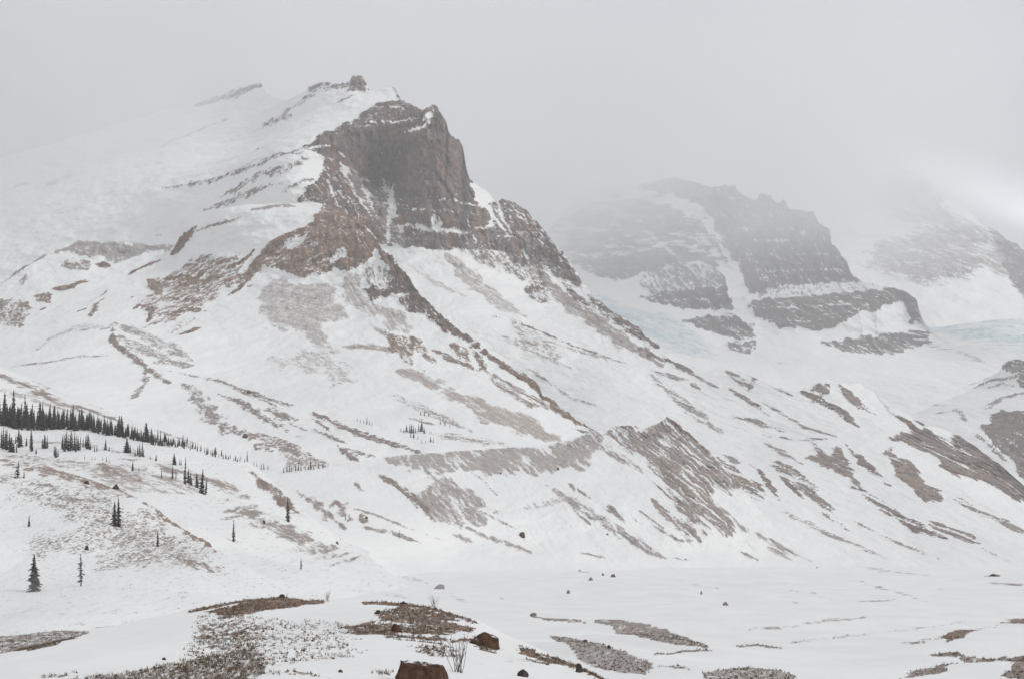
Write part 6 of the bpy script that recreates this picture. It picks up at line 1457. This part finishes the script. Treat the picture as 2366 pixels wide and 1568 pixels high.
# the rest of the dense line, too many and too close to tell apart
def build_forest():
    V = []; Fc = []; rg = np.random.RandomState(12)
    cm = CROWNS[1][0]; cv = np.array([v.co[:] for v in cm.vertices]); cf = np.array([p.vertices[:] for p in cm.polygons])
    n0 = 0
    for (x, z, h) in FOREST:
        p = on_face('FOREST_SLOPE', x, z); a = rg.uniform(0, 6.28); R_ = np.array([[math.cos(a), -math.sin(a), 0], [math.sin(a), math.cos(a), 0], [0, 0, 1]])
        V.append(cv @ R_.T * np.array([1.4, 1.4, 1]) * h + np.array(p)); Fc.append(cf + n0); n0 += len(cv)
    V = np.concatenate(V); Fc = np.concatenate(Fc)
    o = link('spruce_thicket', tri_mesh('spruce_thicket', V, Fc), needle)
    tag(o, 'crowded dark spruces filling the middle of the tree line', 'trees', None, 'stuff')
build_forest()

# ------------------------------------------------------------------ boulders
ROCKS = {'brown': rock_material('brown_rock', (0.036, 0.020, 0.014), (0.14, 0.078, 0.052)),
         'dark': rock_material('dark_rock', (0.035, 0.029, 0.027), (0.09, 0.072, 0.06)),
         'grey': rock_material('grey_rock', (0.11, 0.10, 0.094), (0.30, 0.27, 0.25))}
def boulder_mesh(seed, w, h, flat=False):
    import bmesh
    bm = bmesh.new(); bmesh.ops.create_icosphere(bm, subdivisions=5 if flat or w > 0.8 and h < 1 else 3, radius=1.0)
    rg = np.random.RandomState(seed)
    co = np.array([v.co[:] for v in bm.verts])
    planes = rg.normal(size=(11, 3)); planes[:, 2] = np.abs(planes[:, 2]) * 0.7; planes /= np.linalg.norm(planes, axis=1)[:, None]
    cut = rg.uniform(0.45, 0.9, 11)
    if flat: planes[:4] = ((0.12, 0, 0.99), (0.86, -0.2, 0.47), (-0.9, -0.25, 0.35), (0.1, -0.95, 0.28)); cut[:4] = (0.42, 0.72, 0.8, 0.7); cut[4:] = 0.98
    for p_, c_ in zip(planes, cut):
        d = co @ p_; co = co - np.clip(d - c_, 0, None)[:, None] * p_ * 0.92
    n_ = fbm(co[:, 0] * 2 + co[:, 2], co[:, 1] * 2 - co[:, 2], 4, seed)
    n2_ = fbm(co[:, 0] * 6 + 2 * co[:, 2], co[:, 1] * 6 - 3 * co[:, 2], 4, seed + 3, 0.6)
    co = co * (1 + 0.28 * n_ + 0.10 * n2_)[:, None]
    co[:, 2] += 0.25
    sp = co[:, 0].max() - co[:, 0].min()
    co = co * np.array([w / sp, 0.8 * w / sp, h / co[:, 2].max()])
    for v, c_ in zip(bm.verts, co): v.co = c_
    me = bpy.data.meshes.new('boulder'); bm.to_mesh(me); bm.free()
    me.polygons.foreach_set('use_smooth', np.ones(len(me.polygons), bool))
    me.materials.clear()
    return me
ROCK_LABELS = {
 'big': 'large brown boulder at the bottom edge beside the bare shrub', 'split': 'dark brown humped boulder at the right end of the knoll',
 'dark': 'small dark stone in the brown turf near the bottom edge', 'low': 'small upright dark stone low on the brown strip at the bottom',
 'pebble_mid': 'small dark stone alone on snow left of the large brown boulder', 'pebble_left': 'small dark stone alone on the smooth snow apron at the left',
 'knoll_top': 'dark stone on the top of the left brown knoll crest', 'knoll_edge': 'flat dark stone on the crest of the right brown turf patch',
 'tuft_rock': 'dark stone in snow at the left edge of the right turf patch', 'grave': 'brown block in the middle of the right turf patch',
 'slab': 'grey slab of rock on the snow behind the knoll', 'valley': 'grey pyramid shaped rock on the open valley snow',
 'valley_small': 'small grey rock alone on the valley snow, middle distance', 'bank_top': 'small upright rock on the upper gravel bank',
 'bank_rock': 'brown rock at the top of the lower gravel bank', 'bank_rock2': 'dark rock on the ridge of the lower gravel bank',
 'near_valley': 'grey rock at the left tip of the thin gravel strip', 'moraine_block': 'big brown block alone on the smooth snow under the moraine',
 'moraine_foot': 'dark block at the foot of the left debris band on the moraine', 'moraine_foot2': 'dark block at the foot of the debris band nearer the gap',
 'moraine_pink': 'pale rock on the snow left of the long debris streak', 'valley_red': 'small reddish rock beside the rock pair at the moraine base',
 'valley_pair': 'brown twin pointed rock on the snow at the moraine base', 'valley_grey': 'grey rock below the reddish rock at the moraine base',
 'valley_far': 'tiny grey rock on the snow at the moraine base, leftmost there', 'valley_right': 'small thin grey rock standing on valley snow near the pyramid rock',
 'spur_block': 'brown block on the snow slope above the debris streaks', 'slope_block': 'brown block at the top of the streaked bank under the slope',
 'near_red': 'rounded reddish boulder among specks on the near hill', 'hill_block': 'brown block on the brown crest of the near hill',
 'hill_block2': 'larger brown block right of the first on the near hill crest', 'bank_dark': 'dark rock in snow under the grey bank',
 'bank_dark2': 'dark rock at the lower end of a debris streak below the snow crest', 'bank_brown': 'brown rock at the right end of the grey bank',
 'valley_end': 'long low brown rock at the far right of the valley floor', 'right_dot': 'small flat grey rock at the foot of the right slope'}
for i, (key, where, a, b, w, h, tone) in enumerate(BOULDERS):
    if where == 'GROUND': loc = (a, b, gz(a, b) - 0.05 * h)
    else:
        p = on_face(where, a, b); loc = (p[0], p[1], p[2] - 0.1 * h)
    if key.startswith(('valley', 'near_valley', 'right_dot', 'slab', 'moraine', 'bank')): w, h = w * 0.8, h * 0.75
    o = link('boulder', boulder_mesh(100 + i, w, h * 1.05, key == 'big'), ROCKS[tone])
    o.location = loc; o.rotation_euler = (0, 0, rt.uniform(-0.4, 0.4))
    tag(o, ROCK_LABELS[key], 'boulder', 'rocks lying on the snow')

# ------------------------------------------------------------------ bare shrubs
twig = simple_material('bare_twigs', (0.07, 0.045, 0.038), (0.16, 0.115, 0.10), 12.0)
def twig_mesh(seed, h, n):
    rg = random.Random(seed); V = []; Fc = []
    def stick(p, q, r0, r1):
        d = np.array(q) - np.array(p); u = np.cross(d, (0.3, 1, 0.2)); u /= np.linalg.norm(u) + 1e-9; v = np.cross(d, u); v /= np.linalg.norm(v) + 1e-9
        k = len(V)
        for c_, r in ((p, r0), (q, r1)):
            for j in range(4):
                a = j * math.pi / 2; V.append(tuple(np.array(c_) + (u * math.cos(a) + v * math.sin(a)) * r))
        for j in range(4): Fc.append((k + j, k + (j + 1) % 4, k + 4 + (j + 1) % 4, k + 4 + j))
    for i in range(n):
        a = rg.uniform(0, 6.28); sp = rg.uniform(0.1, 0.55); p = np.array((rg.uniform(-.12, .12) * h, rg.uniform(-.12, .12) * h, -0.05))
        d = np.array((math.cos(a) * sp, math.sin(a) * sp, 1.0)); r = 0.009 * h
        L = h * rg.uniform(0.55, 1.0)
        for s in range(4):
            q = p + d * L / 4; stick(p, q, r, r * 0.75)
            if s:
                for _ in range(2):
                    b = d + np.array((rg.uniform(-.6, .6), rg.uniform(-.6, .6), rg.uniform(-.1, .3))); stick(q, q + b * L * 0.16, r * 0.6, r * 0.3)
            p = q; r *= 0.78; d = d + np.array((rg.uniform(-.15, .15), rg.uniform(-.15, .15), 0.02))
    return tri_mesh('shrub', V, Fc)
SHRUB_LABELS = {'boulder_shrub': 'bare leafless shrub of thin twigs right of the large brown boulder', 'crest_shrub': 'bare shrub poking above the right turf crest',
                'faint_shrub': 'faint bare shrub on the snow right of the left knoll crest'}
for i, (k, x, y, h) in enumerate(SHRUBS):
    o = link('bare_shrub', twig_mesh(40 + i, h, 16), twig); o.location = (x, y, gz(x, y))
    tag(o, SHRUB_LABELS[k], 'shrub', 'bare shrubs on the knoll')

# ------------------------------------------------------------------ dead turf and stones on the bare patches
def scatter(n, y0, y1, seed, thr=0.55):
    rg = np.random.RandomState(seed)
    y = np.exp(rg.uniform(math.log(y0), math.log(y1), n * 14)); x = rg.uniform(-1, 1, n * 14) * (2 + 0.275 * y)
    r, br, tn = eval_patches(GROUND['patches'], x, y, 90)
    ok = np.nonzero(smooth(thr - 0.35, thr + 0.3, r) > rg.uniform(0, 1, len(r)))[0][:n]
    return x[ok], y[ok], ground_z(GROUND, x[ok], y[ok]), br[ok], rg
def build_turf():
    V = []; Fc = []
    for (n, y0, y1, hh, sd) in ((5000, 34, 102, 0.085, 1), (2000, 140, 300, 0.22, 2)):
        X, Y, Z, B, rg = scatter(n, y0, y1, sd, 0.42)
        for x, y, z in zip(X, Y, Z):
            for _ in range(5):
                a = rg.uniform(0, 6.28); h = hh * rg.uniform(0.5, 1.3); w = hh * 0.12; lx, ly = rg.uniform(-.6, .6, 2) * h
                dx, dy = rg.uniform(-.5, .5, 2) * hh
                k = len(V); V += [(x + dx - math.cos(a) * w, y + dy - math.sin(a) * w, z - 0.02), (x + dx + math.cos(a) * w, y + dy + math.sin(a) * w, z - 0.02), (x + dx + lx, y + dy + ly, z + h)]
                Fc.append((k, k + 1, k + 2))
    o = link('dry_grass', tri_mesh('dry_grass', V, Fc), simple_material('dead_grass', (0.06, 0.042, 0.024), (0.24, 0.17, 0.10), 0.9))
    tag(o, 'dead brown turf poking through the snow on knoll and banks', 'grass', None, 'stuff')
    V = []; Fc = []
    for (n, y0, y1, s, sd) in ((1700, 34, 100, 0.045, 5), (900, 140, 320, 0.12, 6)):
        X, Y, Z, B, rg = scatter(n, y0, y1, sd, 0.52)
        for x, y, z in zip(X, Y, Z):
            k = len(V); q = s * rg.uniform(0.5, 1.7)
            for j in range(5):
                a = j * 1.2566 + rg.uniform(-.3, .3); V.append((x + math.cos(a) * q * rg.uniform(.7, 1.2), y + math.sin(a) * q, z - 0.01))
            V.append((x + rg.uniform(-.3, .3) * q, y, z + q * rg.uniform(0.5, 1.0)))
            for j in range(5): Fc.append((k + j, k + (j + 1) % 5, k + 5))
    o = link('gravel', tri_mesh('gravel', V, Fc), simple_material('gravel_stone', (0.05, 0.042, 0.038), (0.2, 0.175, 0.155), 1.3))
    tag(o, 'loose stones strewn over knoll and gravel banks', 'gravel', None, 'stuff')
build_turf()

# ------------------------------------------------------------------ air: snow-laden haze
def closed_box(name, x0, x1, y0, y1, z0, z1):
    V = [(x, y, z) for x in (x0, x1) for y in (y0, y1) for z in (z0, z1)]
    return tri_mesh(name, V, [(0, 1, 3, 2), (4, 6, 7, 5), (0, 4, 5, 1), (2, 3, 7, 6), (0, 2, 6, 4), (1, 5, 7, 3)])
def air(name, me, density, colour):
    m, n, l = new_mat(name); out = n.new('ShaderNodeOutputMaterial'); v = n.new('ShaderNodeVolumePrincipled')
    v.inputs['Color'].default_value = (*colour, 1); v.inputs['Density'].default_value = density; v.inputs['Anisotropy'].default_value = 0.0
    l.new(v.outputs[0], out.inputs['Volume'])
    return link(name, me, m)
tag(air('haze', closed_box('haze', -11000, 11000, -500, 11500, -27, 1950), 0.00007, (0.955, 0.968, 0.985)), 'pale blowing snow haze filling the valley air', 'haze', None, 'stuff')

def build_cloud():
    """Cloud bank behind the summit: thins out downwards, forwards and to the right."""
    m, n, l = new_mat('cloud'); out = n.new('ShaderNodeOutputMaterial'); v = n.new('ShaderNodeVolumePrincipled')
    v.inputs['Color'].default_value = (0.988, 0.992, 0.997, 1); v.inputs['Anisotropy'].default_value = 0.0
    pos = n.new('ShaderNodeNewGeometry').outputs['Position']
    sp = n.new('ShaderNodeSeparateXYZ'); l.new(pos, sp.inputs[0]); x, y, z = sp.outputs
    nz = noise_node(n, l, pos, 1 / 900.0, 3.0)
    base = math_node(n, l, 'ADD', range_node(n, l, x, -900, 700, 430, 850), range_node(n, l, nz, 0.3, 0.7, -160, 160))
    front = math_node(n, l, 'ADD', range_node(n, l, x, -900, 400, 3400, 4900), range_node(n, l, nz, 0.3, 0.7, 250, -250))
    f1 = range_node(n, l, math_node(n, l, 'SUBTRACT', z, base), -60, 420, 0, 1, 'SMOOTHSTEP')
    f2 = range_node(n, l, math_node(n, l, 'SUBTRACT', y, front), 0, 1100, 0, 1, 'SMOOTHSTEP')
    f3 = math_node(n, l, 'MULTIPLY', range_node(n, l, x, 1200, 1900, 1, 0.06, 'SMOOTHSTEP'), range_node(n, l, x, -800, 100, 1.8, 1.0))
    wisp = noise_node(n, l, pos, 1 / 420.0, 5.0, (1, 0.6, 1.5), 0.6)
    d = math_node(n, l, 'MULTIPLY', math_node(n, l, 'MULTIPLY', f1, f2), math_node(n, l, 'MULTIPLY', f3, range_node(n, l, wisp, 0.32, 0.66, 0.35, 1.7)))
    l.new(math_node(n, l, 'MULTIPLY', d, 0.0010), v.inputs['Density'])
    l.new(v.outputs[0], out.inputs['Volume'])
    o = link('cloud', closed_box('cloud', -7000, 5200, 3250, 10900, 200, 1930), m)
    return tag(o, 'low grey cloud wrapping the high ridge and hazy peaks', 'cloud', None, 'stuff')
build_cloud()

def drift_mesh(pts, h0, h1, seed):
    """Low bank of blown snow: a closed lens hugging the valley floor inside an outline."""
    A = np.array(pts, float); nx, ny = 46, 30
    xs = np.linspace(A[:, 0].min(), A[:, 0].max(), nx); ys = np.linspace(A[:, 1].min(), A[:, 1].max(), ny); X, Y = np.meshgrid(xs, ys)
    d = poly_dist(pts, X, Y); t = smooth(-10, 90, d)
    lo = np.full(X.shape, -26.0); hi = -13.5 + (h0 + (h1 - h0) * (0.5 + fbm(X / 70, Y / 90, 3, seed) * 1.6)) * t - 6 * (1 - t)
    n = nx * ny; V = np.concatenate([np.stack([X, Y, lo], -1).reshape(-1, 3), np.stack([X, Y, hi], -1).reshape(-1, 3)])
    i = np.arange(n).reshape(ny, nx); a = np.stack([i[:-1, :-1], i[:-1, 1:], i[1:, 1:], i[1:, :-1]], -1).reshape(-1, 4)
    edge = np.concatenate([i[0], i[1:, -1], i[-1, -2::-1], i[-2:0:-1, 0]])
    side = [(int(edge[k]), int(edge[k - 1]), int(edge[k - 1]) + n, int(edge[k]) + n) for k in range(len(edge))]
    return tri_mesh('drifting_snow', V, [tuple(map(int, q[::-1])) for q in a] + [tuple(map(int, q + n)) for q in a] + side)
tag(air('drifting_snow', drift_mesh([(-220, 230), (-60, 240), (20, 330), (70, 480), (60, 640), (-40, 560), (-230, 480)], 4.0, 11.0, 4), 0.0022, (0.98, 0.985, 0.99)),
    'low veil of wind-blown snow over the valley floor at the left', 'blowing snow', None, 'stuff')
tag(air('drifting_snow', drift_mesh([(-260, 820), (60, 760), (330, 880), (560, 1250), (560, 1520), (250, 1420), (-60, 1330), (-260, 1100)], 3.0, 10.0, 8), 0.0011, (0.98, 0.985, 0.99)),
    'thin veil of blown snow along the foot of the gullied debris ridge', 'blowing snow', None, 'stuff')
